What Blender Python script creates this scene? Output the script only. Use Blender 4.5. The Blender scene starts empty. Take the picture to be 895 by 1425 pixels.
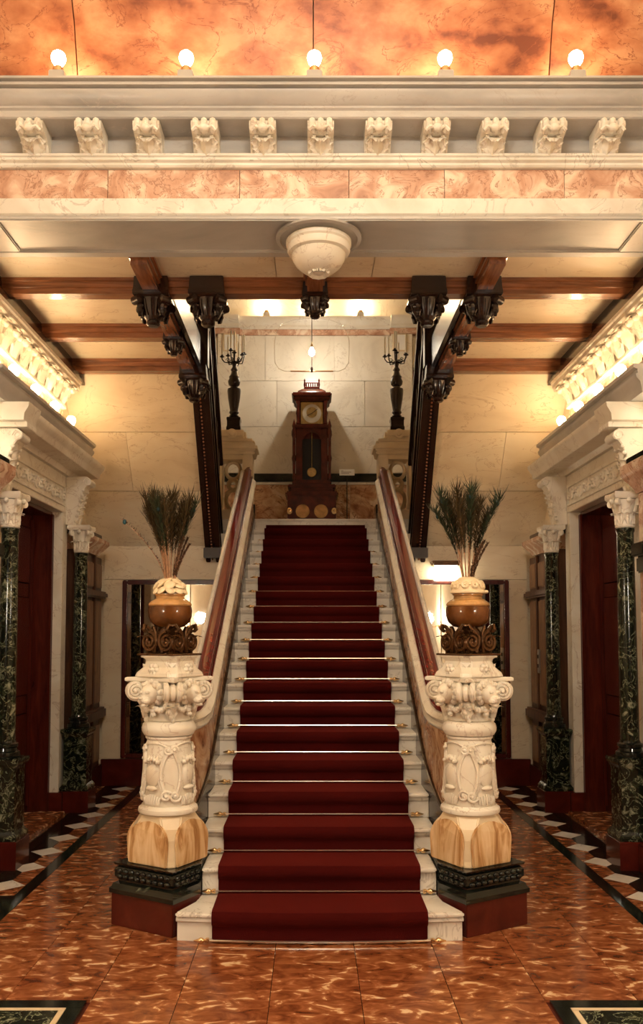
import bpy, bmesh, math, random
from mathutils import Matrix, Vector
random.seed(7)
PI = math.pi
sc = bpy.context.scene
col = sc.collection

# ------------------------------------------------------------------ camera, world, exposure
cam_d = bpy.data.cameras.new('camera'); cam = bpy.data.objects.new('camera', cam_d); col.objects.link(cam)
cam.location = (-0.045, 0, 1.735); cam.rotation_euler = (math.radians(93.5), 0, 0)
cam_d.sensor_width = 36; cam_d.lens = 1176 / 1425 * 36
cam_d.shift_x = 13.5 / 1425; cam_d.shift_y = 97.0 / 1425
cam_d.clip_start = 0.05
sc.camera = cam
w = bpy.data.worlds.new('world'); sc.world = w; w.use_nodes = True
w.node_tree.nodes['Background'].inputs[0].default_value = (1, .8, .6, 1)
w.node_tree.nodes['Background'].inputs[1].default_value = 0.05
sc.view_settings.view_transform = 'Standard'; sc.view_settings.look = 'None'
sc.view_settings.gamma = 1; sc.view_settings.use_curve_mapping = False
sc.view_settings.exposure = 0.5
WARM = (1, .70, .38); WHITE = (1, .90, .75)
E_CORNICE, E_SIDE, E_GLOBE, E_FILL_CHAND, E_UP, E_PEND, E_LANT, E_LEDGE_FILL = 58, 54, 110, 100, 140, 300, 10, 6

# ------------------------------------------------------------------ materials
M = {}
def new_mat(name):
    m = bpy.data.materials.new(name); m.use_nodes = True; M[name] = m
    nt = m.node_tree; b = nt.nodes['Principled BSDF']
    return m, nt, b
def coords(nt, scale=(1, 1, 1), rnd=True):
    g = nt.nodes.new('ShaderNodeNewGeometry'); mp = nt.nodes.new('ShaderNodeMapping')
    mp.inputs['Scale'].default_value = scale
    nt.links.new(g.outputs['Position'], mp.inputs['Vector'])
    if rnd:
        oi = nt.nodes.new('ShaderNodeObjectInfo'); ml = nt.nodes.new('ShaderNodeMath'); ml.operation = 'MULTIPLY'
        ml.inputs[1].default_value = 37.0
        nt.links.new(oi.outputs['Random'], ml.inputs[0]); nt.links.new(ml.outputs[0], mp.inputs['Location'])
    return mp.outputs['Vector']
def ramp(nt, src, stops):
    r = nt.nodes.new('ShaderNodeValToRGB'); e = r.color_ramp.elements
    while len(e) > 1: e.remove(e[-1])
    e[0].position, e[0].color = stops[0][0], (*stops[0][1], 1)
    for p, c in stops[1:]:
        q = e.new(p); q.color = (*c, 1)
    nt.links.new(src, r.inputs[0]); return r.outputs[0]
def noise(nt, vec, scale, detail=6, dist=0.0, rough=.55):
    n = nt.nodes.new('ShaderNodeTexNoise'); n.inputs['Scale'].default_value = scale
    n.inputs['Detail'].default_value = detail; n.inputs['Distortion'].default_value = dist
    n.inputs['Roughness'].default_value = rough
    nt.links.new(vec, n.inputs['Vector']); return n.outputs['Fac']
def mix(nt, fac, a, b):
    n = nt.nodes.new('ShaderNodeMix'); n.data_type = 'RGBA'
    nt.links.new(fac, n.inputs[0])
    for s, i in ((a, 6), (b, 7)):
        if isinstance(s, tuple): n.inputs[i].default_value = (*s, 1)
        else: nt.links.new(s, n.inputs[i])
    return n.outputs[2]
def bump(nt, b, src, strength, dist=.01):
    n = nt.nodes.new('ShaderNodeBump'); n.inputs['Strength'].default_value = strength; n.inputs['Distance'].default_value = dist
    nt.links.new(src, n.inputs['Height']); nt.links.new(n.outputs[0], b.inputs['Normal'])
def stone(name, stops, scale, rough, dist=.6, vein=None, vscale=2.0, vwidth=.03, cracks=None, cscale=8, stretch=(1, 1, 1), rnd=True, relief=0):
    m, nt, b = new_mat(name); v = coords(nt, stretch, rnd)
    n = noise(nt, v, scale, 7, dist); c = ramp(nt, n, stops)
    if vein:
        n2 = noise(nt, v, vscale, 5, 1.6, .6)
        f = ramp(nt, n2, [(.5 - vwidth, (0, 0, 0)), (.5, (1, 1, 1)), (.5 + vwidth, (0, 0, 0))])
        c = mix(nt, f, c, vein)
    if cracks:
        vo = nt.nodes.new('ShaderNodeTexVoronoi'); vo.feature = 'DISTANCE_TO_EDGE'; vo.inputs['Scale'].default_value = cscale
        wv = nt.nodes.new('ShaderNodeVectorMath'); wv.operation = 'ADD'
        nn = nt.nodes.new('ShaderNodeTexNoise'); nn.inputs['Scale'].default_value = cscale * .6; nn.inputs['Detail'].default_value = 4
        sc_ = nt.nodes.new('ShaderNodeVectorMath'); sc_.operation = 'SCALE'; sc_.inputs['Scale'].default_value = .25
        nt.links.new(v, nn.inputs['Vector']); nt.links.new(nn.outputs['Color'], sc_.inputs[0])
        nt.links.new(v, wv.inputs[0]); nt.links.new(sc_.outputs[0], wv.inputs[1]); nt.links.new(wv.outputs[0], vo.inputs['Vector'])
        f = ramp(nt, vo.outputs['Distance'], [(0, (1, 1, 1)), (.05, (0, 0, 0))])
        c = mix(nt, f, c, cracks)
    nt.links.new(c, b.inputs['Base Color']); b.inputs['Roughness'].default_value = rough
    if relief: bump(nt, b, n, relief)
    return m
def plain(name, c, rough, metal=0, var=.15, scale=6, emit=None):
    m, nt, b = new_mat(name); v = coords(nt)
    n = noise(nt, v, scale, 5)
    lo = tuple(x * (1 - var) for x in c); hi = tuple(min(1, x * (1 + var)) for x in c)
    nt.links.new(ramp(nt, n, [(.3, lo), (.7, hi)]), b.inputs['Base Color'])
    b.inputs['Roughness'].default_value = rough; b.inputs['Metallic'].default_value = metal
    if emit:
        b.inputs['Emission Color'].default_value = (*emit[0], 1); b.inputs['Emission Strength'].default_value = emit[1]
    return m
def wood(name, a, b_, rough, stretch=(1.2, 14, 14), coat=.4):
    m, nt, b = new_mat(name); v = coords(nt, stretch)
    n = noise(nt, v, 2.2, 6, 1.0, .6)
    nt.links.new(ramp(nt, n, [(.3, a), (.7, b_)]), b.inputs['Base Color'])
    b.inputs['Roughness'].default_value = rough; b.inputs['Coat Weight'].default_value = coat; b.inputs['Coat Roughness'].default_value = .12
    return m

stone('white_marble', [(.30, (.66, .61, .52)), (.62, (.84, .80, .72))], 3.0, .28, vein=(.55, .50, .43), vscale=1.8, vwidth=.012)
stone('carved_marble', [(.3, (.72, .64, .51)), (.65, (.87, .82, .71))], 2.5, .38, vein=(.6, .5, .4), vscale=2, vwidth=.012)
stone('grey_marble', [(.28, (.34, .325, .305)), (.50, (.48, .455, .42)), (.7, (.56, .53, .485))], 1.4, .32, stretch=(.8, 1.5, 2.6), vein=(.46, .42, .38), vscale=1.6, vwidth=.010)
stone('pink_marble', [(.28, (.36, .17, .11)), (.42, (.58, .33, .22)), (.52, (.66, .42, .30)), (.60, (.80, .62, .47)), (.7, (.84, .70, .56))], 5.5, .25, dist=.9, vein=(.34, .16, .10), vscale=5.5, vwidth=.018)
stone('salmon_marble', [(.32, (.15, .036, .013)), (.42, (.34, .11, .044)), (.52, (.43, .165, .072)), (.64, (.55, .27, .135))], 4.2, .42, dist=.15, stretch=(.8, 1, 1.2), vein=(.24, .07, .028), vscale=2.6, vwidth=.012)
stone('veined_brown_marble', [(.25, (.16, .06, .03)), (.42, (.42, .21, .11)), (.58, (.66, .45, .28)), (.75, (.82, .68, .5))], 2.6, .22, dist=2.6, vein=(.2, .08, .04), vscale=2.5, vwidth=.02)
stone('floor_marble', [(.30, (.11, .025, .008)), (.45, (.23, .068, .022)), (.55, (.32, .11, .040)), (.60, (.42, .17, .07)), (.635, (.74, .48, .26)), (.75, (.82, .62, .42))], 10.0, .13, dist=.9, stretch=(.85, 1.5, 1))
stone('beige_stone', [(.28, (.72, .58, .39)), (.5, (.82, .69, .49)), (.72, (.87, .77, .58))], 1.7, .42, dist=1.0, vein=(.62, .47, .30), vscale=1.8, vwidth=.008, stretch=(.6, 1.2, 1.6))
stone('pale_marble', [(.28, (.62, .55, .45)), (.5, (.76, .70, .59)), (.72, (.83, .78, .68))], 1.3, .3, dist=1.0, vein=(.62, .55, .45), vscale=1.5, vwidth=.010)
stone('green_marble', [(.3, (.004, .006, .004)), (.52, (.011, .015, .008)), (.60, (.035, .042, .022)), (.68, (.30, .31, .21))], 13, .13, dist=.9, vein=(.30, .32, .20), vscale=7, vwidth=.014)
stone('black_marble', [(.4, (.006, .007, .006)), (.68, (.016, .020, .014)), (.76, (.12, .14, .09))], 9, .10, dist=1.6)
stone('red_marble', [(.3, (.055, .006, .004)), (.6, (.10, .013, .008)), (.8, (.16, .03, .018))], 4, .16)
stone('onyx', [(.32, (.30, .14, .05)), (.44, (.52, .29, .12)), (.54, (.70, .47, .25)), (.66, (.80, .60, .36))], 2.6, .22, dist=1.6, stretch=(4.2, 4.2, .7))
stone('cream_stone', [(.3, (.66, .52, .33)), (.7, (.82, .68, .47))], 2.6, .35)
wood('mahogany', (.045, .006, .004), (.115, .017, .009), .22, (8, 8, 1.0))
wood('mahogany_rail', (.085, .003, .002), (.19, .009, .005), .24, (10, 1.0, 10))
wood('oak', (.12, .038, .014), (.33, .125, .050), .25, (1.0, 10, 10))
wood('oak_long', (.12, .038, .014), (.33, .125, .050), .25, (10, 1.0, 10))
wood('dark_wood', (.008, .003, .002), (.026, .009, .005), .27, (6, 6, 3))
wood('panel_wood', (.040, .013, .004), (.125, .045, .015), .45, (8, 8, 1.0), .05)
wood('panel_burl', (.12, .045, .014), (.30, .145, .055), .42, (5, 5, 2), .05)
m_, nt_, b_ = new_mat('carpet'); v_ = coords(nt_); n_ = noise(nt_, v_, 240, 2); n2_ = noise(nt_, v_, 3, 3)
nt_.links.new(mix(nt_, n2_, (.036, .0018, .0013), (.062, .0030, .0021)), b_.inputs['Base Color'])
b_.inputs['Roughness'].default_value = .95; b_.inputs['Sheen Weight'].default_value = .25; b_.inputs['Sheen Tint'].default_value = (.6, .05, .03, 1)
b_.inputs['Specular IOR Level'].default_value = .1; bump(nt_, b_, n_, .4, .004)
plain('brass', (.80, .56, .30), .22, 1.0, .1)
plain('steel', (.90, .86, .80), .16, 1.0, .06)
plain('bronze', (.10, .045, .016), .22, .55, .4, 18)
plain('glaze', (.13, .045, .011), .10, 0, .5, 9)
plain('tan_glaze', (.50, .27, .10), .15, 0, .35, 12)
plain('porcelain', (.84, .68, .44), .32, 0, .08)
plain('plate_metal', (.5, .5, .48), .3, .9)
plain('white_card', (.86, .84, .80), .6, 0, .02)
plain('candle_wax', (.85, .78, .62), .5, 0, .05)
plain('feather_teal', (.022, .036, .014), .6, 0, .6, 30)
plain('feather_green', (.058, .036, .009), .6, 0, .6, 30)
plain('feather_brown', (.075, .032, .012), .6, 0, .5, 60)
plain('feather_eye', (.006, .055, .07), .35, 0, .5, 40)
plain('feather_quill', (.36, .19, .10), .5, 0, .5, 50)
plain('dial_gilt', (.62, .46, .20), .28, .85, .25, 20)
plain('dial_silver', (.72, .68, .58), .3, .3, .1)
plain('clock_wood', (.085, .012, .006), .24, 0, .5, 10)
plain('dark_void', (.006, .005, .004), .5, 0, .2)
m_, nt_, b_ = new_mat('mirror'); b_.inputs['Base Color'].default_value = (.80, .78, .72, 1); b_.inputs['Metallic'].default_value = 1; b_.inputs['Roughness'].default_value = .02
m_, nt_, b_ = new_mat('dark_glass'); b_.inputs['Base Color'].default_value = (.015, .012, .01, 1); b_.inputs['Roughness'].default_value = .04
def glow(name, c, s):
    m, nt, b = new_mat(name); b.inputs['Base Color'].default_value = (.9, .85, .75, 1)
    b.inputs['Emission Color'].default_value = (*c, 1); b.inputs['Emission Strength'].default_value = s
glow('bulb_cornice', WARM, E_CORNICE); glow('bulb_side', WARM, E_SIDE); glow('globe_glass', WHITE, E_GLOBE)
glow('ledge_fill_glass', (1, .84, .60), E_LEDGE_FILL); glow('fill_chandelier_glass', WHITE, E_FILL_CHAND); glow('bulb_up', (1, .72, .42), E_UP); glow('bulb_pendant', (1, .88, .70), E_PEND); glow('lantern_glass', (1, .86, .62), E_LANT)

# ------------------------------------------------------------------ mesh helpers
class MB:
    def __init__(s): s.v = []; s.f = []
    def add(s, vs, fs, mt=None):
        o = len(s.v)
        s.v += [tuple(mt @ Vector(p)) if mt else tuple(p) for p in vs]
        s.f += [tuple(i + o for i in f) for f in fs]; return s
    def box(s, x0, x1, y0, y1, z0, z1, mt=None):
        x0, x1 = min(x0, x1), max(x0, x1); y0, y1 = min(y0, y1), max(y0, y1)
        return s.add([(x, y, z) for z in (z0, z1) for y in (y0, y1) for x in (x0, x1)],
                     [(0, 2, 3, 1), (4, 5, 7, 6), (0, 1, 5, 4), (2, 6, 7, 3), (0, 4, 6, 2), (1, 3, 7, 5)], mt)
    def lathe(s, prof, seg=24, mt=None, a0=0.0, sx=1, sy=1):
        vs = []; n = len(prof)
        for r, z in prof:
            for k in range(seg):
                a = a0 + 2 * PI * k / seg; vs.append((r * math.cos(a) * sx, r * math.sin(a) * sy, z))
        fs = [(i * seg + k, i * seg + (k + 1) % seg, (i + 1) * seg + (k + 1) % seg, (i + 1) * seg + k) for i in range(n - 1) for k in range(seg)]
        if prof[0][0] > 1e-6: fs.append(tuple(reversed(range(seg))))
        if prof[-1][0] > 1e-6: fs.append(tuple((n - 1) * seg + k for k in range(seg)))
        return s.add(vs, fs, mt)
    def sq(s, prof, rot=0, mt=None):        # square-plan lathe, profile of half-widths
        return s.lathe([(h * math.sqrt(2), z) for h, z in prof], 4, mt, PI / 4 + rot)
    def ell(s, c, r, nu=10, nv=6, mt=None):
        prof = [(max(1e-4, math.sin(PI * i / nv)), -math.cos(PI * i / nv)) for i in range(nv + 1)]
        m = Matrix.Translation(c) @ Matrix.Diagonal((r[0], r[1], r[2], 1))
        return s.lathe(prof, nu, (mt @ m) if mt else m)
    def tube(s, pts, r, seg=6, closed=False, mt=None):
        pts = [Vector(p) for p in pts]; n = len(pts); vs = []; up = None
        for i, p in enumerate(pts):
            a = pts[(i - 1) % n] if (closed or i > 0) else p
            b = pts[(i + 1) % n] if (closed or i < n - 1) else p
            t = (b - a)
            if t.length < 1e-9: t = Vector((0, 0, 1))
            t.normalize()
            if up is None:
                up = Vector((0, 0, 1)) if abs(t.z) < .9 else Vector((1, 0, 0))
            u = up - t * up.dot(t)
            if u.length < 1e-4: u = Vector((1, 0, 0)) - t * t.x
            u.normalize(); up = u; v = t.cross(u)
            rr = r(i / max(1, n - 1)) if callable(r) else r
            for k in range(seg):
                q = 2 * PI * k / seg; vs.append(p + u * rr * math.cos(q) + v * rr * math.sin(q))
        m = n if closed else n - 1
        fs = [(i * seg + k, i * seg + (k + 1) % seg, ((i + 1) % n) * seg + (k + 1) % seg, ((i + 1) % n) * seg + k) for i in range(m) for k in range(seg)]
        if not closed: fs += [tuple(reversed(range(seg))), tuple((n - 1) * seg + k for k in range(seg))]
        return s.add(vs, fs, mt)
    def prism(s, poly, fn, t0, t1):         # polygon (a,b) swept from t0 to t1 through fn(a,b,t)
        n = len(poly)
        vs = [fn(a, b, t0) for a, b in poly] + [fn(a, b, t1) for a, b in poly]
        fs = [tuple(reversed(range(n))), tuple(range(n, 2 * n))] + [(k, (k + 1) % n, n + (k + 1) % n, n + k) for k in range(n)]
        return s.add(vs, fs)
    def sweep(s, rings, caps=True):         # list of equal-length rings
        n = len(rings[0]); vs = [p for r in rings for p in r]
        fs = [(i * n + k, i * n + (k + 1) % n, (i + 1) * n + (k + 1) % n, (i + 1) * n + k) for i in range(len(rings) - 1) for k in range(n)]
        if caps: fs += [tuple(reversed(range(n))), tuple((len(rings) - 1) * n + k for k in range(n))]
        return s.add(vs, fs)
    def leaf(s, mt, L, W, curl=.5, th=.012, lobes=4, nu=12):
        # acanthus leaf lying in the local xz plane, bulging to -y, tip curling to -y
        top = []; bot = []; nv = 5
        for i in range(nu + 1):
            u = i / nu; wd = W * .5 * (math.sin(PI * (u * .86 + .10)) ** .7) * (1 - .22 * abs(math.sin(PI * lobes * u)))
            ang = curl * PI * max(0, u - .55) / .45
            z = L * min(u, .55) + (math.sin(ang) * L * .45 / max(curl * PI, 1e-3) if u > .55 else 0)
            y = -((1 - math.cos(ang)) * L * .45 / max(curl * PI, 1e-3)) if u > .55 else 0
            for j in range(nv):
                q = (j / (nv - 1)) * 2 - 1
                yy = y - th * 1.2 * (1 - abs(q)) - th * .8 * math.cos(q * 2 * PI)
                top.append((q * wd, yy, z)); bot.append((q * wd, y + th, z))
        n = (nu + 1) * nv; fs = []
        for i in range(nu):
            for j in range(nv - 1):
                a = i * nv + j
                fs.append((a, a + 1, a + nv + 1, a + nv)); fs.append((n + a, n + a + nv, n + a + nv + 1, n + a + 1))
            a = i * nv; fs.append((a, a + nv, n + a + nv, n + a)); a += nv - 1; fs.append((a, n + a, n + a + nv, a + nv))
        return s.add(top + bot, fs, mt)
    def build(s, name, mt, parent=None, loc=None, smooth=38, bevel=0, clip=None):
        me = bpy.data.meshes.new(name)
        bm = bmesh.new(); vs = [bm.verts.new(p) for p in s.v]
        for f in s.f:
            try: bm.faces.new([vs[i] for i in f])
            except ValueError: pass
        bmesh.ops.remove_doubles(bm, verts=bm.verts, dist=1e-5)
        if clip:
            for co, no in clip:
                g = bm.verts[:] + bm.edges[:] + bm.faces[:]
                r = bmesh.ops.bisect_plane(bm, geom=g, plane_co=co, plane_no=no, clear_outer=True)
                ed = [e for e in r['geom_cut'] if isinstance(e, bmesh.types.BMEdge)]
                bmesh.ops.holes_fill(bm, edges=[e for e in bm.edges if e.is_boundary], sides=0)
        bmesh.ops.recalc_face_normals(bm, faces=bm.faces)
        if bevel:
            nf = bmesh.ops.bevel(bm, geom=[e for e in bm.edges if len(e.link_faces) == 2 and e.calc_face_angle(0) > .6], offset=bevel, segments=2, affect='EDGES', clamp_overlap=True)
        bm.to_mesh(me); bm.free()
        me.materials.append(M[mt])
        if smooth and not bevel:
            me.polygons.foreach_set('use_smooth', [True] * len(me.polygons))
            me.set_sharp_from_angle(angle=math.radians(smooth))
        return link(name, me, parent, loc)
def link(name, me, parent=None, loc=None, rot=None):
    o = bpy.data.objects.new(name, me); col.objects.link(o)
    if parent: o.parent = parent
    if loc: o.location = loc
    if rot: o.rotation_euler = rot
    return o
def tag(o, label, cat, group=None):
    o['label'] = label; o['category'] = cat
    if group: o['group'] = group
    return o
def thing(name, label, cat, loc=(0, 0, 0), group=None, rz=0):
    o = bpy.data.objects.new(name, None); col.objects.link(o); o.location = loc; o.rotation_euler = (0, 0, rz)
    o.empty_display_size = .1
    return tag(o, label, cat, group)
def struct(o, label=None):
    o['kind'] = 'structure'
    if label: o['label'] = label
    return o
def root(name, label=None):
    o = bpy.data.objects.new(name, None); col.objects.link(o); return struct(o, label)
def spiral(c, u, v, r0, r1, turns, n=28, ph=0.0):
    c, u, v = Vector(c), Vector(u), Vector(v); P = []
    for i in range(n + 1):
        t = i / n; r = r0 + (r1 - r0) * t; a = ph + turns * 2 * PI * t
        P.append(c + u * r * math.cos(a) + v * r * math.sin(a))
    return P
def T(x, y, z, rz=0, rx=0, ry=0, s=1):
    return Matrix.Translation((x, y, z)) @ Matrix.Rotation(rz, 4, 'Z') @ Matrix.Rotation(ry, 4, 'Y') @ Matrix.Rotation(rx, 4, 'X') @ Matrix.Scale(s, 4)
def B(x0, x1, y0, y1, z0, z1): return MB().box(x0, x1, y0, y1, z0, z1)
def piece(x0, x1, y0, y1, z0, z1, name, mt, parent, bev=.004):
    cx, cy, cz = (x0 + x1) / 2, (y0 + y1) / 2, (z0 + z1) / 2
    px, py, pz = (parent.location if parent else (0, 0, 0))
    return B(x0 - cx, x1 - cx, y0 - cy, y1 - cy, z0 - cz, z1 - cz).build(name, mt, parent, (cx - px, cy - py, cz - pz), bevel=bev)
LANT = {1: 'on the lantern side', -1: 'opposite the lantern side'}
ORD = ['first', 'second', 'third', 'fourth', 'fifth', 'sixth', 'seventh', 'eighth', 'ninth', 'tenth', 'eleventh', 'twelfth', 'thirteenth',
       'fourteenth', 'fifteenth', 'sixteenth', 'seventeenth', 'eighteenth', 'nineteenth']

# stair numbers
D0, RISE, RUN, NST = 4.90, .165, .30, 19
HW = .745; CW = .607; LAND_Z = RISE * NST; LAND_Y = D0 + RUN * (NST - 1)
def nose(y): return RISE + (y - (D0 - .03)) * RISE / RUN
WX = 2.62                       # side wall plane

# ================================================================== THE SETTING
floor = struct(B(-2.62, 2.62, -4, 9.8, -.12, -.012).build('floor', 'red_marble', None, smooth=0), 'polished red-brown marble floor of the stair hall')
cache = {}
def tile(x0, x1, y0, y1, name, mt, th=.012, z1=0.0):
    g = .0018; k = (round(x1 - x0, 3), round(y1 - y0, 3), mt, th)
    if k not in cache:
        o = B(-(x1 - x0) / 2 + g, (x1 - x0) / 2 - g, -(y1 - y0) / 2 + g, (y1 - y0) / 2 - g, -th, 0).build(name, mt, floor, ((x0 + x1) / 2, (y0 + y1) / 2, z1), smooth=0)
        cache[k] = o.data; return o
    return link(name, cache[k], floor, ((x0 + x1) / 2, (y0 + y1) / 2, z1))
TW, TL = .435, .64
# hall tiles in staggered columns between the borders
BX = 1.93
def column_tiles(x0, x1, y0, y1, off):
    y = y0 - off
    while y < y1 - .01:
        a, b = max(y, y0), min(y + TL, y1)
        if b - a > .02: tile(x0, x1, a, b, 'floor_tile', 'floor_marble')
        y += TL
cols = [-1.93, -1.5, -1.09, -.68, -.245, .19, .625, 1.06, 1.5, 1.93]
for i in range(9):
    a, b = cols[i], cols[i + 1]
    column_tiles(a, b, 4.12, 5.1 if abs(a + b) < 2.1 else 9.8, (i % 3) * .21)
    if -1.1 < a and b < 1.07: column_tiles(a, b, 2.2, 4.12, ((i + 1) % 3) * .21)
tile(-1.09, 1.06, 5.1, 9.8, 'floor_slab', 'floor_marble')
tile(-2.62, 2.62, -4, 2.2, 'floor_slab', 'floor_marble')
for s in (-1, 1):
    def tx(a, b, y0, y1, n, m): return tile(min(s * a, s * b), max(s * a, s * b), y0, y1, n, m)
    yb0 = 5.72 if s < 0 else 4.6
    tx(1.93, 2.02, yb0, 9.8, 'black_border_strip', 'black_marble')
    tx(2.287, 2.40, yb0, 9.8, 'black_border_strip', 'black_marble')
    tx(2.40, 2.62, yb0, 9.8, 'border_slab', 'floor_marble')
    # diamond run: white diamond tiles with brown (inner) and black (outer) tiles between
    cxd, hx, hy = 2.154, .13, .125
    tx(2.02, 2.024, yb0, 9.8, 'border_slab', 'floor_marble')
    n = int((9.8 - yb0) / .41); P_ = (9.8 - yb0) / n; g = .0025; me_ = {}
    for k in range(-1, n):
        y = yb0 + P_ * (k + .5)
        for q, nm_, mt in ((0, 'white_diamond_tile', 'white_marble'), (-1, 'dark_border_tile', 'floor_marble'), (1, 'dark_border_tile', 'black_marble')):
            if q == 0: poly = [(-hx, 0), (0, -hy), (hx, 0), (0, hy)]
            else: poly = [(q * hx, g), (q * g, hy + g), (q * g, P_ - hy - g), (q * hx, P_ - g)]
            end = 0
            if k < 0:
                if q == 0: continue
                poly = [(q * g, P_ / 2), (q * g, P_ - hy - g), (q * hx, P_ - g), (q * hx, P_ / 2)]; end = 1
            elif k == n - 1 and q:
                poly = [(q * hx, g), (q * g, hy + g), (q * g, P_ / 2), (q * hx, P_ / 2)]; end = 2
            key = (q, end)
            if key not in me_: me_[key] = MB().prism(poly, lambda a, b, t: (a * s, b, t), -.012, 0).build(nm_, mt, floor, (s * cxd, y, 0), smooth=0).data
            else: link(nm_, me_[key], floor, (s * cxd, y, 0))
    # foreground: border corner and framed inlay
    if s < 0:
        tx(1.93, 2.62, 5.10, 5.72, 'black_border_strip', 'black_marble'); tx(1.93, 2.62, 4.12, 5.10, 'floor_slab', 'floor_marble')
    else: tx(1.93, 2.62, 4.12, 4.6, 'floor_slab', 'floor_marble')
    x0 = 1.11 if s < 0 else 1.08
    tx(x0, 2.62, 4.04, 4.12, 'black_border_strip', 'black_marble')
    tx(x0, x0 + .075, 2.2, 4.04, 'black_border_strip', 'black_marble')
    tx(x0 + .075, x0 + .105, 2.2, 4.01, 'cream_inlay_strip', 'cream_stone'); tx(x0 + .075, 2.62, 4.01, 4.04, 'cream_inlay_strip', 'cream_stone')
    tx(x0 + .105, 2.62, 2.2, 4.01, 'inlay_slab', 'green_marble')

# side walls with a door opening, plus wall above
OY0, OY1, OZ = 6.66, 8.28, 2.93
for s, nm in ((-1, 'wall_left'), (1, 'wall_right')):
    mb = MB()
    for a, b, z0, z1 in ((-4, OY0, 0, 6.9), (OY1, 12.3, 0, 6.9), (OY0, OY1, OZ, 6.9)): mb.box(s * WX, s * 2.95, a, b, z0, z1)
    wl = struct(mb.build(nm, 'beige_stone', None, smooth=0), 'beige stone side wall of the stair hall')
    # pink frieze slabs above the door cornice
    ys = [5.95, 6.6, 7.3, 8.0, 8.55]
    for a, b in zip(ys, ys[1:]): piece(min(s * 2.60, s * 2.62), max(s * 2.60, s * 2.62), a + .003, b - .003, 3.73, 4.02, 'frieze_slab', 'pink_marble', wl, .002)
    # dark wood wall plate and upper cornice (with acanthus leaves)
    ct = struct(MB().prism([(2.62, 4.30), (2.40, 4.30), (2.40, 4.335), (2.42, 4.345), (2.42, 4.38), (2.46, 4.39), (2.46, 4.50), (2.62, 4.50)], lambda a, b, t: (s * a, t, b), 5.92, 8.62).build('trim_1' if s < 0 else 'trim_2', 'dark_wood', None, smooth=0), 'dark wooden wall plate under the panelled ceiling')
    uc = thing('wall_cornice', 'cream marble wall cornice with a row of acanthus leaves, ' + LANT[s], 'cornice', (s * 2.6, 7.2, 4.02))
    pr = [(2.62, 4.02), (2.565, 4.02), (2.555, 4.03), (2.555, 4.055), (2.57, 4.06), (2.57, 4.12), (2.55, 4.18), (2.50, 4.215), (2.43, 4.225), (2.42, 4.235), (2.42, 4.265), (2.405, 4.275), (2.40, 4.30), (2.62, 4.30)]
    MB().prism(pr, lambda a, b, t: (s * a - s * 2.6, t - 7.2, b - 4.02), 5.92, 8.52).build('cornice_moulding', 'carved_marble', uc)
    lf = None
    for k in range(11):
        y = 8.38 - k * .235
        if lf is None:
            mb = MB().leaf(T(0, 0, 0, -PI / 2 if s > 0 else PI / 2, .42), .26, .225, .80, .014, 3)
            for q in (-1, 1): mb.ell((-s * .085, q * .07, .135), (.03, .032, .03), 8, 5)
            mb.ell((-s * .11, 0, .125), (.03, .055, .03), 8, 5)
            lf = mb.build('acanthus_leaf', 'carved_marble', uc, (-s * .04, y - 7.2, .035))
        else: link('acanthus_leaf', lf.data, uc, (-s * .04, y - 7.2, .035))

# ceiling slabs over the lower hall (flat parts) and sloped soffits of the upper flights
ceil = root('ceiling', 'beige stone ceiling beneath the upper gallery')
def slab(x0, x1, y0, y1, z0, z1, name='ceiling_slab', mt='beige_stone', parent=None): return piece(x0, x1, y0, y1, z0, z1, name, mt, parent or ceil, .003)
for s in (-1, 1):
    for y0, y1 in ((5.92, 6.5), (6.5, 7.48), (7.48, 8.5)):
        slab(min(s * 1.22, s * 2.62), max(s * 1.22, s * 2.62), y0 + .002, y1 - .002, 4.50, 4.62)
for a, b in ((-1.22, -.32), (-.32, .42), (.42, 1.22)): slab(a + .002, b - .002, 5.92, 6.60, 4.50, 4.62)
for s in (-1, 1):
    # soffit (8.5,4.42)->(9.8,2.75)
    def sp(t): return 8.5 + 1.3 * t, 4.46 - 1.71 * t
    rows = [(0, .335, [1.28, 2.62]), (.335, .665, [1.28, 2.04, 2.62]), (.665, 1.0, [1.28, 1.75, 2.62])]
    for t0, t1, xs in rows:
        for xa, xb in zip(xs, xs[1:]):
            (ya, za), (yb, zb) = sp(t0 + .002), sp(t1 - .002)
            g = .002
            MB().prism([(ya, za), (yb, zb), (yb + .08, zb + .06), (ya + .08, za + .06)], lambda a, b, t: (s * t, a, b), xa + g, xb - g).build('soffit_slab', 'beige_stone', ceil, smooth=0)
# hall ceiling behind the camera and over the stair well
struct(B(-2.62, 2.62, -4, 5.9, 6.9, 7.0).build('ceiling', 'beige_stone', None, smooth=0), 'ceiling high over the entrance hall')
struct(B(-2.62, 2.62, 5.9, 12.3, 6.9, 7.0).build('ceiling', 'beige_stone', None, smooth=0), 'ceiling high over the stair landing')
struct(B(-2.62, 2.62, -4.1, -4, 0, 6.9).build('wall_front', 'panel_wood', None, smooth=0), 'wood panelled wall at the entrance end of the hall')
struct(B(-2.62, 2.62, 5.80, 5.9, 5.0, 6.9).build('wall_middle', 'beige_stone', None, smooth=0), 'plain rear face of the wall over the entablature')

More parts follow.
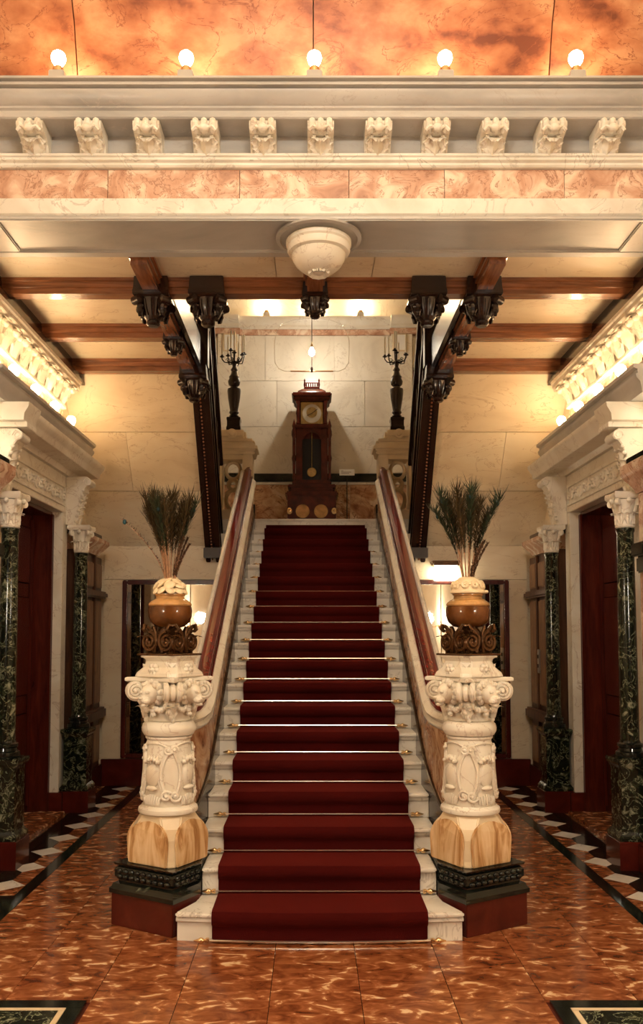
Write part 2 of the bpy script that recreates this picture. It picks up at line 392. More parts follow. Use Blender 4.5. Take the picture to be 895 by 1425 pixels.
# wall under the landing, both sides of the stair
for s, nm in ((-1, 'wall_back_left'), (1, 'wall_back_right')):
    wl = struct(MB().box(s * .92, s * 2.62, 9.83, 9.95, 0, 2.9).build(nm, 'beige_stone', None, smooth=0), 'stone wall under the stair landing')
    def sl(a, b, z0, z1, n, m, y0=9.80): return piece(min(s * a, s * b), max(s * a, s * b), y0, 9.83, z0, z1, n, m, wl, .003)
    sl(.92, 2.46, 2.36, 2.75, 'stone_slab', 'beige_stone'); sl(2.24, 2.46, .30, 2.355, 'stone_slab', 'beige_stone')
    sl(.92, 1.05, .30, 2.355, 'stone_slab', 'beige_stone')
    struct(B(s * .92 if s > 0 else -2.46, 2.46 if s > 0 else -.92, 9.76, 9.80, 0, .30).build('baseboard_left' if s < 0 else 'baseboard_right', 'red_marble', None, bevel=.006), 'dark red marble skirting under the mirror')

# upper landing
struct(B(-2.62, 2.62, LAND_Y - .005, 12.0, LAND_Z - .14, LAND_Z).build('floor', 'white_marble', None, smooth=0), 'marble floor of the upper stair landing')
wu = struct(B(-2.62, 2.62, 12.03, 12.3, 2.95, 6.9).build('wall_back', 'pale_marble', None, smooth=0), 'pale marble wall behind the clock landing')
def us(a, b, z0, z1, n='wall_slab', m='pale_marble', y0=12.0, bev=.003): return piece(a, b, y0, 12.03, z0, z1, n, m, wu, bev)
xs1 = [-1.1, -.72, .28, 1.1]; xs2 = [-1.1, -.55, .72, 1.1]; xs3 = [-1.1, -.15, 1.1]
for xs, z0, z1 in ((xs1, 5.376, 6.04), (xs2, 4.704, 5.372), (xs3, 4.02, 4.70)):
    for a, b in zip(xs, xs[1:]): us(a + .002, b - .002, z0, z1)
for a, b in ((-2.62, -1.1), (-1.1, -.25), (-.25, .5), (.5, 1.1), (1.1, 2.62)): us(a + .002, b - .002, LAND_Z, 3.86, 'dado_slab', 'veined_brown_marble')
us(-2.62, 2.62, 3.90, 4.015, 'dado_rail', 'black_marble', 11.96); us(-2.62, 2.62, 3.862, 3.898, 'dado_moulding', 'white_marble', 11.985)
us(-1.1, 1.1, 6.045, 6.13, 'frieze_slab', 'pink_marble', 11.99)
for s in (-1, 1):
    us(min(s * 1.1, s * 1.40), max(s * 1.1, s * 1.40), 4.02, 6.04, 'pilaster', 'carved_marble', 11.93)
    us(min(s * 1.08, s * 1.46), max(s * 1.08, s * 1.46), 6.045, 6.13, 'frieze_slab', 'pink_marble', 11.93)
    us(min(s * 1.41, s * 1.72), max(s * 1.41, s * 1.72), 5.56, 6.0, 'door_overpanel', 'carved_marble', 11.97)
mb = MB()
def cpf(y0): return [(12.03, 6.132), (y0 - .0, 6.132), (y0 - .02, 6.15), (y0 - .02, 6.18), (y0 - .07, 6.22), (y0 - .09, 6.25), (y0 - .09, 6.29), (12.03, 6.29)]
MB().prism(cpf(11.98), lambda a, b, t: (t, a, b), -1.09, 1.09).build('cornice_moulding', 'carved_marble', wu)
for s in (-1, 1): MB().prism(cpf(11.91), lambda a, b, t: (s * t, a, b), 1.092, 1.56).build('cornice_moulding', 'carved_marble', wu)
for s in (-1, 1):
    d = root('door_%d' % (3 if s < 0 else 4), 'mahogany door at the back of the landing'); d.location = (s * 1.75, 12, LAND_Z)
    B(-.33, .33, -.02, 0.03, 0, 2.40).build('door_leaf', 'mahogany_rail', d, bevel=.005)
    for q in (0, 1): B(-.25, .25, -.035, -.02, .2 + q * 1.1, 1.1 + q * 1.1).build('door_panel', 'mahogany_rail', d, bevel=.01)

# ================================================================== ENTABLATURE
en = thing('entablature', 'marble entablature with scrolled brackets spanning the hall above the stair', 'entablature', (0, 5.6, 4.452))
def enp(prof, name, mt, x0=-2.61, x1=2.61): return MB().prism([(a - 5.6, b - 4.452) for a, b in prof], lambda a, b, t: (t, a, b), x0, x1).build(name, mt, en, smooth=30)
enp([(5.78, 5.02), (5.215, 5.02), (5.205, 5.028), (5.205, 5.068), (5.19, 5.078), (5.19, 5.09), (5.175, 5.095), (5.15, 5.12), (5.13, 5.145), (5.125, 5.162), (5.145, 5.165), (5.145, 5.172), (5.105, 5.176), (5.105, 5.194), (5.12, 5.197), (5.12, 5.202), (5.085, 5.206), (5.085, 5.220), (5.10, 5.225), (5.78, 5.225)], 'cornice', 'grey_marble')
enp([(5.78, 4.865), (5.41, 4.865), (5.41, 5.02), (5.78, 5.02)], 'bracket_band', 'grey_marble')
enp([(5.78, 4.79), (5.375, 4.79), (5.365, 4.80), (5.365, 4.815), (5.345, 4.825), (5.345, 4.842), (5.335, 4.848), (5.335, 4.863), (5.78, 4.863)], 'bed_moulding', 'white_marble')
fx = [-2.61, -1.39, -.52, .20, .83, 1.62, 2.61]
for a, b in zip(fx, fx[1:]): enp([(5.78, 4.575), (5.40, 4.575), (5.40, 4.788), (5.78, 4.788)], 'frieze_panel', 'pink_marble', a + .002, b - .002)
enp([(5.90, 4.455), (5.355, 4.455), (5.345, 4.465), (5.345, 4.55), (5.36, 4.556), (5.36, 4.573), (5.90, 4.573)], 'architrave', 'white_marble')
# recessed soffit panel: a border frame proud of the field
B(-2.5, 2.5, -.20, .25, -.012, .003).build('soffit_field', 'grey_marble', en)
for nm, a in (('soffit_border', (-2.5, 2.5, -.25, -.215, -.03, .003)), ('soffit_border', (-2.5, 2.5, .215, .30, -.03, .003)), ('soffit_border', (-2.5, -2.1, -.215, .215, -.03, .003)), ('soffit_border', (2.12, 2.5, -.215, .215, -.03, .003))):
    B(*a).build(nm, 'grey_marble', en, bevel=.008)
# modillions
pm = [(.0, .0), (-.045, .0), (-.06, .03), (-.075, .07), (-.11, .105), (-.165, .12), (-.19, .135), (-.20, .165), (-.195, .20), (-.18, .215), (0, .215)]
mo = MB().prism([(a, b * .715) for a, b in pm], lambda a, b, t: (t, a, b), -.085, .085)
for q in (-.055, 0, .055): mo.tube([(q, -.175, .148), (q, -.20, .138), (q, -.207, .118), (q, -.195, .098), (q, -.165, .088)], .022, 8)
mod_me = None
for k in range(11):
    x = .012 + (k - 5) * .373
    if mod_me is None:
        m0 = mo.build('scroll_bracket', 'carved_marble', en, (x, 5.41 - 5.6, 4.866 - 4.452), bevel=.004); mod_me = m0.data
        lfm = MB().leaf(T(0, -.058, -.002, 0, .80), .15, .165, .85, .014, 4)
        for q in (-1, 1): lfm.tube([(q * .05, -.055, .0), (q * .06, -.09, .04), (q * .04, -.15, .075)], .014, 6)
        l0 = lfm.build('acanthus_leaf', 'carved_marble', m0)
        bl = MB().ell((0, -.212, .088), (.034, .028, .026), 10, 6)
        for q in (-1, 1): bl.tube([(q * .02, -.215, .085), (q * .05, -.21, .10), (q * .075, -.20, .075)], .012, 6)
        b0 = bl.build('bracket_boss', 'carved_marble', m0)
    else:
        o = link('scroll_bracket', mod_me, en, (x, 5.41 - 5.6, 4.866 - 4.452))
        link('acanthus_leaf', l0.data, o); link('bracket_boss', b0.data, o)
# central boss hanging from the soffit
bo = thing('ceiling_boss', 'carved white marble boss hanging from the entablature soffit', 'boss', (0.002, 5.6, 4.452 - .03))
MB().lathe([(.29, .0), (.29, -.014), (.265, -.02), (.26, -.012), (.23, -.012), (.0001, -.012)], 40).build('base_ring', 'grey_marble', bo)
MB().lathe([(.20, -.012), (.222, -.03), (.222, -.055), (.21, -.065), (.215, -.09), (.205, -.11), (.18, -.118), (.18, -.13), (.0001, -.13)], 40).build('boss_rim', 'carved_marble', bo)
MB().lathe([(.183, -.12), (.178, -.15), (.155, -.19), (.115, -.225), (.06, -.245), (.0001, -.25)], 32).build('boss_bowl', 'carved_marble', bo)
mb = MB().leaf(T(0, 0, 0), .17, .12, .35, .01, 3)
lo = None
for k in range(10):
    a = 2 * PI * k / 10
    if lo is None: lo = mb.build('boss_leaf', 'carved_marble', bo, (0, 0, 0))
    o = lo if k == 0 else link('boss_leaf', lo.data, bo)
    o.location = (math.cos(a) * .07, math.sin(a) * .07, -.252); o.rotation_euler = (math.radians(-62), 0, a + PI / 2)
# salmon wall above the entablature
sw = root('wall_salmon', 'salmon marble wall rising above the entablature')
px = [-2.62, -1.63, -.035, 1.56, 2.62]
for a, b in zip(px, px[1:]):
    MB().prism([(5.55, 5.226), (5.50, 5.50), (5.40, 5.80), (5.20, 6.15), (4.90, 6.45), (4.90, 6.9), (5.62, 6.9), (5.62, 5.226)], lambda p, q, t: (t, p, q), a + .004, b - .004).build('salmon_slab', 'salmon_marble', sw, smooth=50)
B(-2.62, 2.62, 5.49, 5.55, 5.226, 5.27).build('salmon_skirting', 'pink_marble', sw)

def bulb_lamp(x, y, z, label, group, em, r=.042, face=0, tilt=0, h=.0):
    t = thing('bulb_lamp', label, 'lamp', (x, y, z), group, face)
    MB().box(-.05, .05, -.05, .05, 0, .07 + h).build('socket_block', 'grey_marble', t, bevel=.006)
    MB().lathe([(.03, .068), (.036, .075), (.036, .10), (.026, .105), (.026, .115)], 14, T(0, 0, 0, 0, tilt)).build('socket', 'brass', t, (0, 0, h))
    prof = [(.02, .112), (.024, .125), (r * .85, .15), (r, .175), (r * .88, .20), (r * .5, .217), (.0005, .222)]
    MB().lathe(prof, 14).build('bulb', em, t, (0, 0, h))
    return t
for k, x in enumerate((-1.69, -.86, -.028, .82, 1.67)):
    bulb_lamp(x, 5.27, 5.225, ORD[4 - k] + ' glowing bulb on the marble cornice, counted from the lantern side', 'bulbs on the entablature', 'bulb_cornice', .048, h=.062)

# ================================================================== STAIRCASE
st = thing('staircase', 'straight white marble staircase rising to the landing', 'staircase', (0, D0, 0))
tr_me = ri_me = None
for k in range(1, NST + 1):
    y = D0 + RUN * (k - 1); z = RISE * k
    dep = RUN + .03 if k < NST else .30
    if k <= 2 or k == NST:
        if k == 1:
            fr = [(-.82 + 1.64 * i / 16) for i in range(17)]
            front = [(x, -.03 - .045 * (1 - (x / .82) ** 2)) for x in fr]
            poly = front + [(.73, .17), (.715, .302), (-.715, .302), (-.73, .17)]
        elif k == 2:
            poly = [(-.705, -.03), (.705, -.03), (.705, .302), (-.705, .302)]
        else:
            poly = [(-HW, -.03), (HW, -.03), (HW, .30), (-HW, .30)]
        mb = MB().prism(poly, lambda a, b, t: (a, b, t), -.032, 0)
        mb.build('tread', 'white_marble', st, (0, y - D0, z), bevel=.010)
        if k == 1:
            fr2 = [(x * .985, q + .03) for x, q in front]
            mb = MB().prism(fr2 + [(.80, .06), (-.80, .06)], lambda a, b, t: (a, b, t), 0, RISE - .032)
        else: mb = MB().box(-.705 if k == 2 else -HW, .705 if k == 2 else HW, 0, .03, 0, RISE - .032)
        mb.build('riser', 'white_marble', st, (0, y - D0, z - RISE))
        if k == 1:
            MB().tube([(x * .99, q + .022, RISE - .044) for x, q in front], .014, 6).build('tread_moulding', 'white_marble', st, (0, 0, 0))
    else:
        if tr_me is None:
            o = MB().box(-HW, HW, -.03, RUN + .002, -.032, 0).build('tread', 'white_marble', st, (0, y - D0, z), bevel=.010); tr_me = o.data
            o = MB().box(-HW, HW, 0, .03, 0, RISE - .032).build('riser', 'white_marble', st, (0, y - D0, z - RISE)); ri_me = o.data
            o = MB().prism([(0, -.06), (-.012, -.05), (-.018, -.032), (0, -.032)], lambda a, b, t: (t, a, b), -HW, HW).build('tread_moulding', 'white_marble', st, (0, y - D0, z)); mo_me = o.data
        else:
            link('tread', tr_me, st, (0, y - D0, z)); link('riser', ri_me, st, (0, y - D0, z - RISE)); link('tread_moulding', mo_me, st, (0, y - D0, z))
# carpet runner
pts = []
for k in range(1, NST + 1):
    y = D0 + RUN * (k - 1); z = RISE * k; o = .014
    pts += [(y - o, z - RISE + (o if k > 1 else .004), k), (y - o, z - .075, k)]
    if k < NST:
        pts += [(y - .03 - o * .7, z - .058, k), (y - .03 - o - .004, z - .036, k), (y - .03 - o - .004, z - .012, k), (y - .03 - .004, z + o - .003, k), (y - .01, z + o, k)]
rings = []
NX = 12
def cpt(x, p):
    y, z, k = p
    if k == 1: y -= .045 * (1 - (x / .82) ** 2) * (1 if y < D0 + .005 else 0)
    return (x, y - D0, z)
mb = MB(); n = len(pts); vs = []
for i in range(NX + 1):
    x = -CW + 2 * CW * i / NX
    for p in pts: vs.append(cpt(x, p))
    for p in pts:
        q = cpt(x, p); vs.append((q[0], q[1] + .010, q[2] - .008))
fs = []
for i in range(NX):
    for j in range(n - 1):
        a = i * 2 * n + j; b = a + 2 * n
        fs.append((a, b, b + 1, a + 1)); fs.append((a + n, a + n + 1, b + n + 1, b + n))
for i in (0, NX):
    for j in range(n - 1):
        a = i * 2 * n + j; fs.append((a, a + 1, a + n + 1, a + n))
mb.add(vs, fs)
tag(mb.build('stair_carpet', 'carpet', None, (0, D0, 0), smooth=50), 'dark red carpet runner laid over the marble stairs', 'carpet')
# stair rods
bow = [(-CW - .02 + (2 * CW + .04) * i / 14) for i in range(15)]
rod = MB().tube([(-CW - .02, 0, 0), (CW + .02, 0, 0)], .0075, 8)
fin = MB().lathe([(.006, 0), (.014, .008), (.014, .018), (.007, .024), (.016, .036), (.018, .046), (.010, .062), (.004, .082), (.0005, .088)], 10)
fin.box(-.010, .012, -.012, .012, .0, .016)
rme = fme = None
for k in range(1, NST):
    y = D0 + RUN * (k - 1) - .026; z = RISE * (k - 1) + .026
    lab = 'brass carpet rod at the foot of the ' + ORD[k - 1] + ' stair riser from the floor'
    t = thing('stair_rod', lab, 'carpet rod', (0, y, z), 'brass rods holding the stair carpet')
    if k == 1:
        MB().tube([(x, -.045 * (1 - (x / .82) ** 2), -.010) for x in bow], .0085, 8).build('rod', 'steel', t); ex = .025
    elif rme is None: rme = rod.build('rod', 'steel', t).data
    else: link('rod', rme, t)
    for s in (-1, 1):
        pz = (s * (CW + .015), -.022 if k == 1 else 0, -.010 if k == 1 else 0)
        if fme is None: o = fin.build('finial', 'brass', t, pz); fme = o.data
        else: o = link('finial', fme, t, pz)
        o.rotation_euler = (0, s * PI / 2, 0)

# balustrades
def level(y, off, lev):
    # height of a moulding that eases from the rake into a level run at the newel
    a = nose(y) + off; b = lev; k = .10
    return .5 * (a + b + math.sqrt((a - b) ** 2 + k * k * .35))
for s in (-1, 1):
    ba = thing('stair_balustrade', 'marble stair balustrade with red wooden rail ' + LANT[s], 'balustrade', (s * .82, 7.6, 0))
    ox, oy = s * .82, 7.6
    Y0, Y1 = 5.36, 10.24
    MB().prism([(5.40, 0), (LAND_Y + .3, 0), (LAND_Y + .3, LAND_Z - .24), (5.40, .06)], lambda a, b, t: (s * t - ox, a - oy, b), .765, .90).build('base_wall', 'beige_stone', ba, smooth=0)
    def xb(y): return .0 if y > 6.0 else .075 * ((6.0 - y) / .6) ** 1.7
    def strip(name, mt, xi, xo, lo, hi, y0=Y0, y1=Y1, n=26, rnd=0, bev=0, xadd=True):
        rings = []
        for i in range(n + 1):
            y = y0 + (y1 - y0) * (i / n) ** 1.25; e = xb(y) if xadd else 0
            a, b = lo(y), hi(y); r = min(rnd, (b - a) * .48, abs(xo - xi) * .48)
            if r: P = [(xi + r, a), (xo - r, a), (xo, a + r), (xo, b - r), (xo - r, b), (xo - 2 * r, b + r * .2), (xi + r, b), (xi, b - r), (xi, a + r)]
            else: P = [(xi, a), (xo, a), (xo, b), (xi, b)]
            rings.append([(s * (p + e) - ox, y - oy, q) for p, q in P])
        return MB().sweep(rings).build(name, mt, ba, smooth=35)
    strip('skirting', 'dark_wood', .735, .765, lambda y: max(.0, nose(y) - .20), lambda y: nose(y) + .085, y0=5.42, xadd=True, rnd=.012)
    ys = [Y0 + .02, 5.95, 6.75, 7.6, 8.5, 9.35, Y1]
    for a, b in zip(ys, ys[1:]):
        strip('panel_slab', 'veined_brown_marble', .758, .90, lambda y: max(.0, nose(y) - .18), lambda y: level(y, .34, 1.10), y0=a + .003, y1=b - .003, n=8)
    strip('lower_moulding', 'white_marble', .742, .915, lambda y: level(y, .34, 1.10), lambda y: level(y, .40, 1.145), rnd=.018)
    strip('coping', 'carved_marble', .728, .925, lambda y: level(y, .402, 1.147), lambda y: level(y, .505, 1.205), rnd=.035)
    hlo = lambda y: level(y, .507, 1.207)
    strip('wooden_handrail', 'mahogany_rail', .785, .872, hlo, lambda y: max(hlo(y) + .03, nose(y) + .645), y0=5.40, rnd=.034)
    strip('rail_bead', 'mahogany_rail', .770, .784, hlo, lambda y: hlo(y) + .03, y0=5.40, rnd=.006)
    strip('outer_fillet', 'white_marble', .874, .912, hlo, lambda y: max(hlo(y) + .02, nose(y) + .615), y0=5.40, rnd=.012)

# newel posts
NX0, NY0 = .925, 5.25
def lion(mb, mt):
    mb.ell((0, -.02, 0), (.040, .045, .045), 12, 8, mt)           # skull
    mb.ell((0, -.055, -.018), (.024, .032, .022), 10, 6, mt)       # muzzle
    mb.ell((0, -.083, -.008), (.011, .010, .008), 8, 5, mt)        # nose
    mb.ell((0, -.062, -.042), (.016, .022, .010), 8, 5, mt)        # jaw
    for q in (-1, 1):
        mb.ell((q * .018, -.056, .014), (.010, .010, .008), 8, 5, mt)   # brow
        mb.ell((q * .032, -.02, .040), (.012, .010, .014), 8, 5, mt)    # ear
        mb.ell((q * .016, -.062, -.024), (.013, .020, .014), 8, 5, mt)  # cheek
    for k in range(11):
        a = -.3 * PI + 1.6 * PI * k / 10
        mb.ell((.046 * math.cos(a), .002, .046 * math.sin(a)), (.017, .022, .020), 6, 5, mt)
for s in (-1, 1):
    rot = s * math.radians(30)
    nw = thing('newel_post', 'carved white marble newel post with lion heads ' + LANT[s], 'newel post', (s * NX0, NY0, 0))
    # local clip plane: stay outside the stair
    cl = [((-s * (NX0 - .712), 0, 0), (-s, 0, 0))]
    MB().sq([(.235, 0), (.235, .19)], rot).build('plinth', 'red_marble', nw, clip=cl, bevel=.004)
    bb = MB().sq([(.245, .19), (.245, .215), (.235, .225), (.228, .245), (.205, .255), (.205, .265), (.222, .285), (.222, .325), (.205, .345), (.222, .352), (.228, .365), (.0001, .366)], rot).build('black_base', 'black_marble', nw, clip=cl)
    mb = MB()
    for f in range(4):
        R_ = Matrix.Rotation(rot + f * PI / 2, 4, 'Z')
        for k in range(9):
            x = -.18 + .36 * k / 8
            for zz in (.287, .320): mb.ell((x, -.224, zz), (.021, .014, .015), 10, 6, R_ @ Matrix.Translation((0, 0, 0)))
    mb.build('bead_row', 'black_marble', bb, clip=cl)['kind'] = 'stuff'
    blk = MB().lathe([(.245, .366), (.255, .40), (.262, .50), (.255, .575), (.215, .64), (.19, .652), (.0001, .653)], 8, None, PI / 8 + rot)
    blk = MB()
    def oct_ring(h, c, z):
        P = []
        for f in range(4):
            a = rot + f * PI / 2
            for (x, y) in ((-(h - c), -h), (h - c, -h)):
                P.append((x * math.cos(a) - y * math.sin(a), x * math.sin(a) + y * math.cos(a), z))
        return P
    blk.sweep([oct_ring(h, c, z) for h, c, z in ((.182, .03, .366), (.182, .04, .40), (.184, .05, .52), (.178, .07, .58), (.160, .085, .635), (.150, .09, .655))])
    bk = blk.build('onyx_block', 'cream_stone', nw, bevel=.006)
    for f in range(4):
        R_ = Matrix.Rotation(rot + f * PI / 2, 4, 'Z')
        arch = [(-.145, .368), (.145, .368), (.15, .44), (.155, .50)] + [(.155 * math.cos(a), .50 + .125 * math.sin(a)) for a in [PI * i / 12 for i in range(1, 12)]] + [(-.155, .50), (-.15, .44)]
        MB().prism(arch, lambda a, b, t: tuple(R_ @ Vector((a, -t + (.028 * max(0, (b - .50) / .125) ** 2), b))), .175, .196).build('arched_panel', 'onyx', bk, bevel=.006)
    MB().lathe([(.178, .655), (.182, .665), (.178, .682), (.165, .69), (.16, .70), (.0001, .70)], 32).build('base_ring', 'carved_marble', nw)
    sh = MB().lathe([(.150, .70), (.152, .72), (.149, .80), (.146, .95), (.136, 1.04), (.132, 1.09), (.142, 1.10), (.142, 1.112), (.0001, 1.113)], 36).build('shaft', 'carved_marble', nw)
    def cyl(a, z, d=0.0):
        r = (.151 if z < .85 else .151 - .016 * (z - .85) / .2) + d
        return (r * math.cos(a), r * math.sin(a), z)
    for f in range(4):
        a0 = rot + PI / 2 * f - PI / 2         # face centre directions
        mb = MB()
        for q in (-1, 1):
            pth = []
            for i in range(25):
                t = i / 24; pth.append(cyl(a0 + q * (.62 - .26 * math.sin(PI * t) + .10 * t), .76 + .28 * t, .006))
            mb.tube(pth, .011, 6)
            pth = [cyl(a0 + q * (.50 - .26 * math.sin(PI * t) + .12 * t), .77 + .26 * t, .004) for t in [i / 16 for i in range(17)]]
            mb.tube(pth, .006, 6)
            for (cz, rr) in ((.765, .034), (1.035, .026)):
                P = []
                for i in range(22):
                    t = i / 21; r = rr * (1 - .85 * t); an = (1.5 if cz < .9 else -1.5) * 2 * PI * t * q
                    P.append(cyl(a0 + q * (.62 if cz < .9 else .66) + r * math.cos(an) / .15, cz + r * math.sin(an), .010))
                mb.tube(P, .009, 6)
                mb.ell(cyl(a0 + q * (.62 if cz < .9 else .66), cz, .012), (.013, .013, .013), 8, 5)
            for i in range(4):
                mb.tube([cyl(a0 + q * (.04 + i * .09), .715, .003), cyl(a0 + q * (.05 + i * .10), .745, .010), cyl(a0 + q * (.05 + i * .11), .775 - .006 * i, .004)], .008, 6)
        mb.tube([cyl(a0 + .66 * math.cos(t), 1.03 + .045 * math.sin(t), .003) for t in [PI * i / 14 for i in range(15)]], .006, 6)
        mb.build('scroll_relief', 'carved_marble', sh)
        sh_b = MB().ell((0, 0, 0), (.055, .022, .072), 14, 10, T(*cyl(a0, .885, -.004), a0 + PI / 2))
        sh_b.ell((0, -.012, -.075), (.045, .02, .016), 10, 6, T(*cyl(a0, .885, -.004), a0 + PI / 2))
        for k in range(5): sh_b.ell((-.045 + .0225 * k, -.010, .085 + .014 * math.cos((k - 2) * .9)), (.014, .018, .014), 8, 5, T(*cyl(a0, .885, -.004), a0 + PI / 2))
        sh_b.build('cartouche_shield', 'carved_marble', sh)
        mb = MB()
        for k in range(4):
            mb.tube([cyl(a0 - .22 + .145 * k, 1.0, .004), cyl(a0 - .22 + .145 * k, .975, .014), cyl(a0 - .2 + .135 * k, .955, .006)], .009, 6)
        mb.build('leaf_crest', 'carved_marble', sh)
    MB().lathe([(.13, 1.113), (.15, 1.118), (.163, 1.14), (.165, 1.16), (.158, 1.185), (.14, 1.20), (.0001, 1.201)], 36).build('torus_ring', 'carved_marble', nw)
    cp = MB().lathe([(.128, 1.201), (.135, 1.21), (.122, 1.222), (.115, 1.26), (.13, 1.33), (.155, 1.40), (.17, 1.44), (.0001, 1.445)], 28).build('capital', 'carved_marble', nw)
    # abacus with concave sides
    ring = []
    for f in range(4):
        a = rot + f * PI / 2
        for (x, y) in ((-.182, -.182), (-.09, -.155), (0, -.148), (.09, -.155)):
            ring.append((x * math.cos(a) - y * math.sin(a), x * math.sin(a) + y * math.cos(a)))
    mb = MB().sweep([[(x * k, y * k, z) for x, y in ring] for k, z in ((1, 1.442), (1.05, 1.448), (1.05, 1.464), (1, 1.47))])
    mb.build('abacus', 'carved_marble', cp)
    for f in range(4):
        a = rot + f * PI / 2 - PI / 4          # corner direction
        m = Matrix.Rotation(a + PI / 2, 4, 'Z')   # local -y = corner direction
        mb = MB()
        c = (0, -.205, 1.385)
        mb.lathe([(.02, -.045), (.058, -.045), (.061, -.036), (.058, -.028), (.040, -.018), (.052, -.010), (.054, 0), (.052, .010), (.040, .018), (.058, .028), (.061, .036), (.058, .045), (.02, .045)], 20, m @ Matrix.Translation(c) @ Matrix.Rotation(PI / 2, 4, 'Y'))
        for q in (-1, 1):
            mb.tube([m @ p for p in spiral((q * .047, c[1], c[2]), (0, 1, 0), (0, 0, 1), .052, .010, 2.2, 40, PI / 2)], .009, 6)
            mb.ell((q * .050, c[1], c[2]), (.012, .015, .015), 8, 5, m)
        mb.tube([m @ Vector(p) for p in ((0, -.10, 1.34), (0, -.15, 1.40), (0, -.185, 1.435))], .035, 8)
        mb.build('corner_volute', 'carved_marble', cp)
        # drapery drop under the volute
        mb = MB()
        for i in range(5): mb.ell((.012 * math.sin(i * 2.1), -.165 + .008 * i, 1.315 - .026 * i), (.026 - .003 * i, .022, .022), 8, 5, m)
        mb.leaf(m @ T(0, -.14, 1.225, 0, .25), .10, .08, .6, .01, 3)
        mb.build('leaf_drop', 'carved_marble', cp)
        mf = Matrix.Rotation(rot + f * PI / 2, 4, 'Z')   # local -y = face
        mb = MB(); lion(mb, mf @ T(0, -.155, 1.378, 0, .15, 0, 1.32)); mb.build('lion_head', 'carved_marble', cp)
        mb = MB()
        for q in (-1, 1):
            for i in range(9):
                t = i / 8; ang = q * (.08 + .62 * t); rr = .142 + .014 * math.sin(PI * t)
                mb.ell((rr * math.sin(ang), -rr * math.cos(ang), 1.275 + .055 * (t - .35) ** 2 * 4 * .6), (.016, .016, .017 + .004 * math.sin(i * 2.3)), 7, 5, mf)
        for i in range(4): mb.ell((.008 * math.sin(3 * i), -.152, 1.315 - .022 * i), (.02, .018, .016), 7, 5, mf)
        mb.build('garland', 'carved_marble', cp)
    nk = MB().sweep([oct_ring(h, c, z) for h, c, z in ((.168, .04, 1.470), (.160, .04, 1.495), (.132, .045, 1.53), (.122, .045, 1.565), (.128, .04, 1.585), (.140, .03, 1.588), (.140, .03, 1.60))])
    nko = nk.build('neck', 'carved_marble', nw, bevel=.005)
    for f in range(4):
        mf = Matrix.Rotation(rot + f * PI / 2, 4, 'Z'); mb = MB()
        for k in range(6):
            a = 2 * PI * k / 6; mb.ell((.024 * math.cos(a), -.148, 1.515 + .024 * math.sin(a)), (.017, .018, .017), 8, 5, mf)
        mb.ell((0, -.16, 1.515), (.015, .014, .015), 8, 5, mf)
        for q in (-1, 1): mb.leaf(mf @ T(q * .07, -.140, 1.478, 0, -.55, q * .4), .08, .06, .4, .008, 3)
        mb.build('rosette', 'carved_marble', nko)

    # urn standing on the newel
    lab = 'brown glazed urn topped with a clump of white petals ' if s < 0 else 'brown glazed urn topped with a white shell dome '
    ur = thing('urn', lab + LANT[s], 'urn', (s * NX0, NY0, 1.60))
    stn = MB().sq([(.138, 0), (.142, .006), (.138, .012), (.10, .014), (.085, .03), (.0001, .031)], rot)
    stn.lathe([(.05, .03), (.035, .06), (.045, .11), (.06, .15), (.06, .166), (.0001, .167)], 16)
    so = stn.build('stand_base', 'bronze', ur)
    for f in range(4):
        a = rot + f * PI / 2
        for q in (-1, 1):
            mf = Matrix.Rotation(a, 4, 'Z'); mb = MB()
            c = Vector((q * .068, -.112, .084))
            mb.tube([mf @ p for p in spiral(c, (q, 0, 0), (0, 0, 1), .062, .012, 2.0, 40, PI / 2)], .0125, 6)
            mb.tube([mf @ Vector(p) for p in ((q * .05, -.112, .145), (q * .09, -.105, .178), (q * .125, -.095, .185), (q * .138, -.09, .16), (q * .12, -.09, .148))], .011, 6)
            mb.tube([mf @ Vector(p) for p in ((q * .03, -.105, .02), (q * .012, -.115, .08), (q * .02, -.11, .14), (q * .045, -.10, .175))], lambda t: .013 - .004 * t, 6)
            mb.ell((q * .068, -.112, .078), (.014, .012, .014), 8, 5, mf)
            mb.build('bronze_scroll', 'bronze', so)
        mb = MB(); mf = Matrix.Rotation(a + PI / 4, 4, 'Z')
        mb.leaf(mf @ T(0, -.125, .015, 0, .15), .15, .07, .7, .008, 4); mb.build('bronze_leaf', 'bronze', so)
    MB().lathe([(.05, .168), (.09, .178), (.122, .205), (.134, .24), (.136, .275), (.132, .30), (.126, .305), (.0001, .306)], 32).build('bowl', 'glaze', ur)
    MB().lathe([(.130, .304), (.134, .312), (.128, .325), (.104, .342), (.088, .350), (.086, .366), (.094, .372), (.094, .378), (.0001, .379)], 32).build('shoulder', 'tan_glaze', ur)
    mb = MB(); MB_ = random.Random(3 + s)
    if s < 0:
        for k in range(26):
            a = MB_.uniform(0, 2 * PI); rr = .080 * math.sqrt(MB_.random()); 
            mb.ell((0, 0, 0), (MB_.uniform(.030, .046), MB_.uniform(.026, .040), MB_.uniform(.010, .016)), 10, 6, T(rr * math.cos(a), rr * math.sin(a), .410 + .060 * (1 - (rr / .1) ** 2) + MB_.uniform(-.012, .006), a, MB_.uniform(-.5, .5), .2 + 6 * rr + MB_.uniform(-.3, .3)))
        for k in range(9):
            a = 2 * PI * k / 9; mb.ell((0, 0, 0), (.034, .032, .014), 10, 6, T(.082 * math.cos(a), .082 * math.sin(a), .400, a, .2 * (-1) ** k, .75))
        mb.build('petal_clump', 'porcelain', ur)
    else:
        mb.lathe([(.088, .379), (.108, .384), (.108, .394), (.100, .402), (.096, .43), (.080, .462), (.05, .482), (.02, .488), (.0001, .489)], 28)
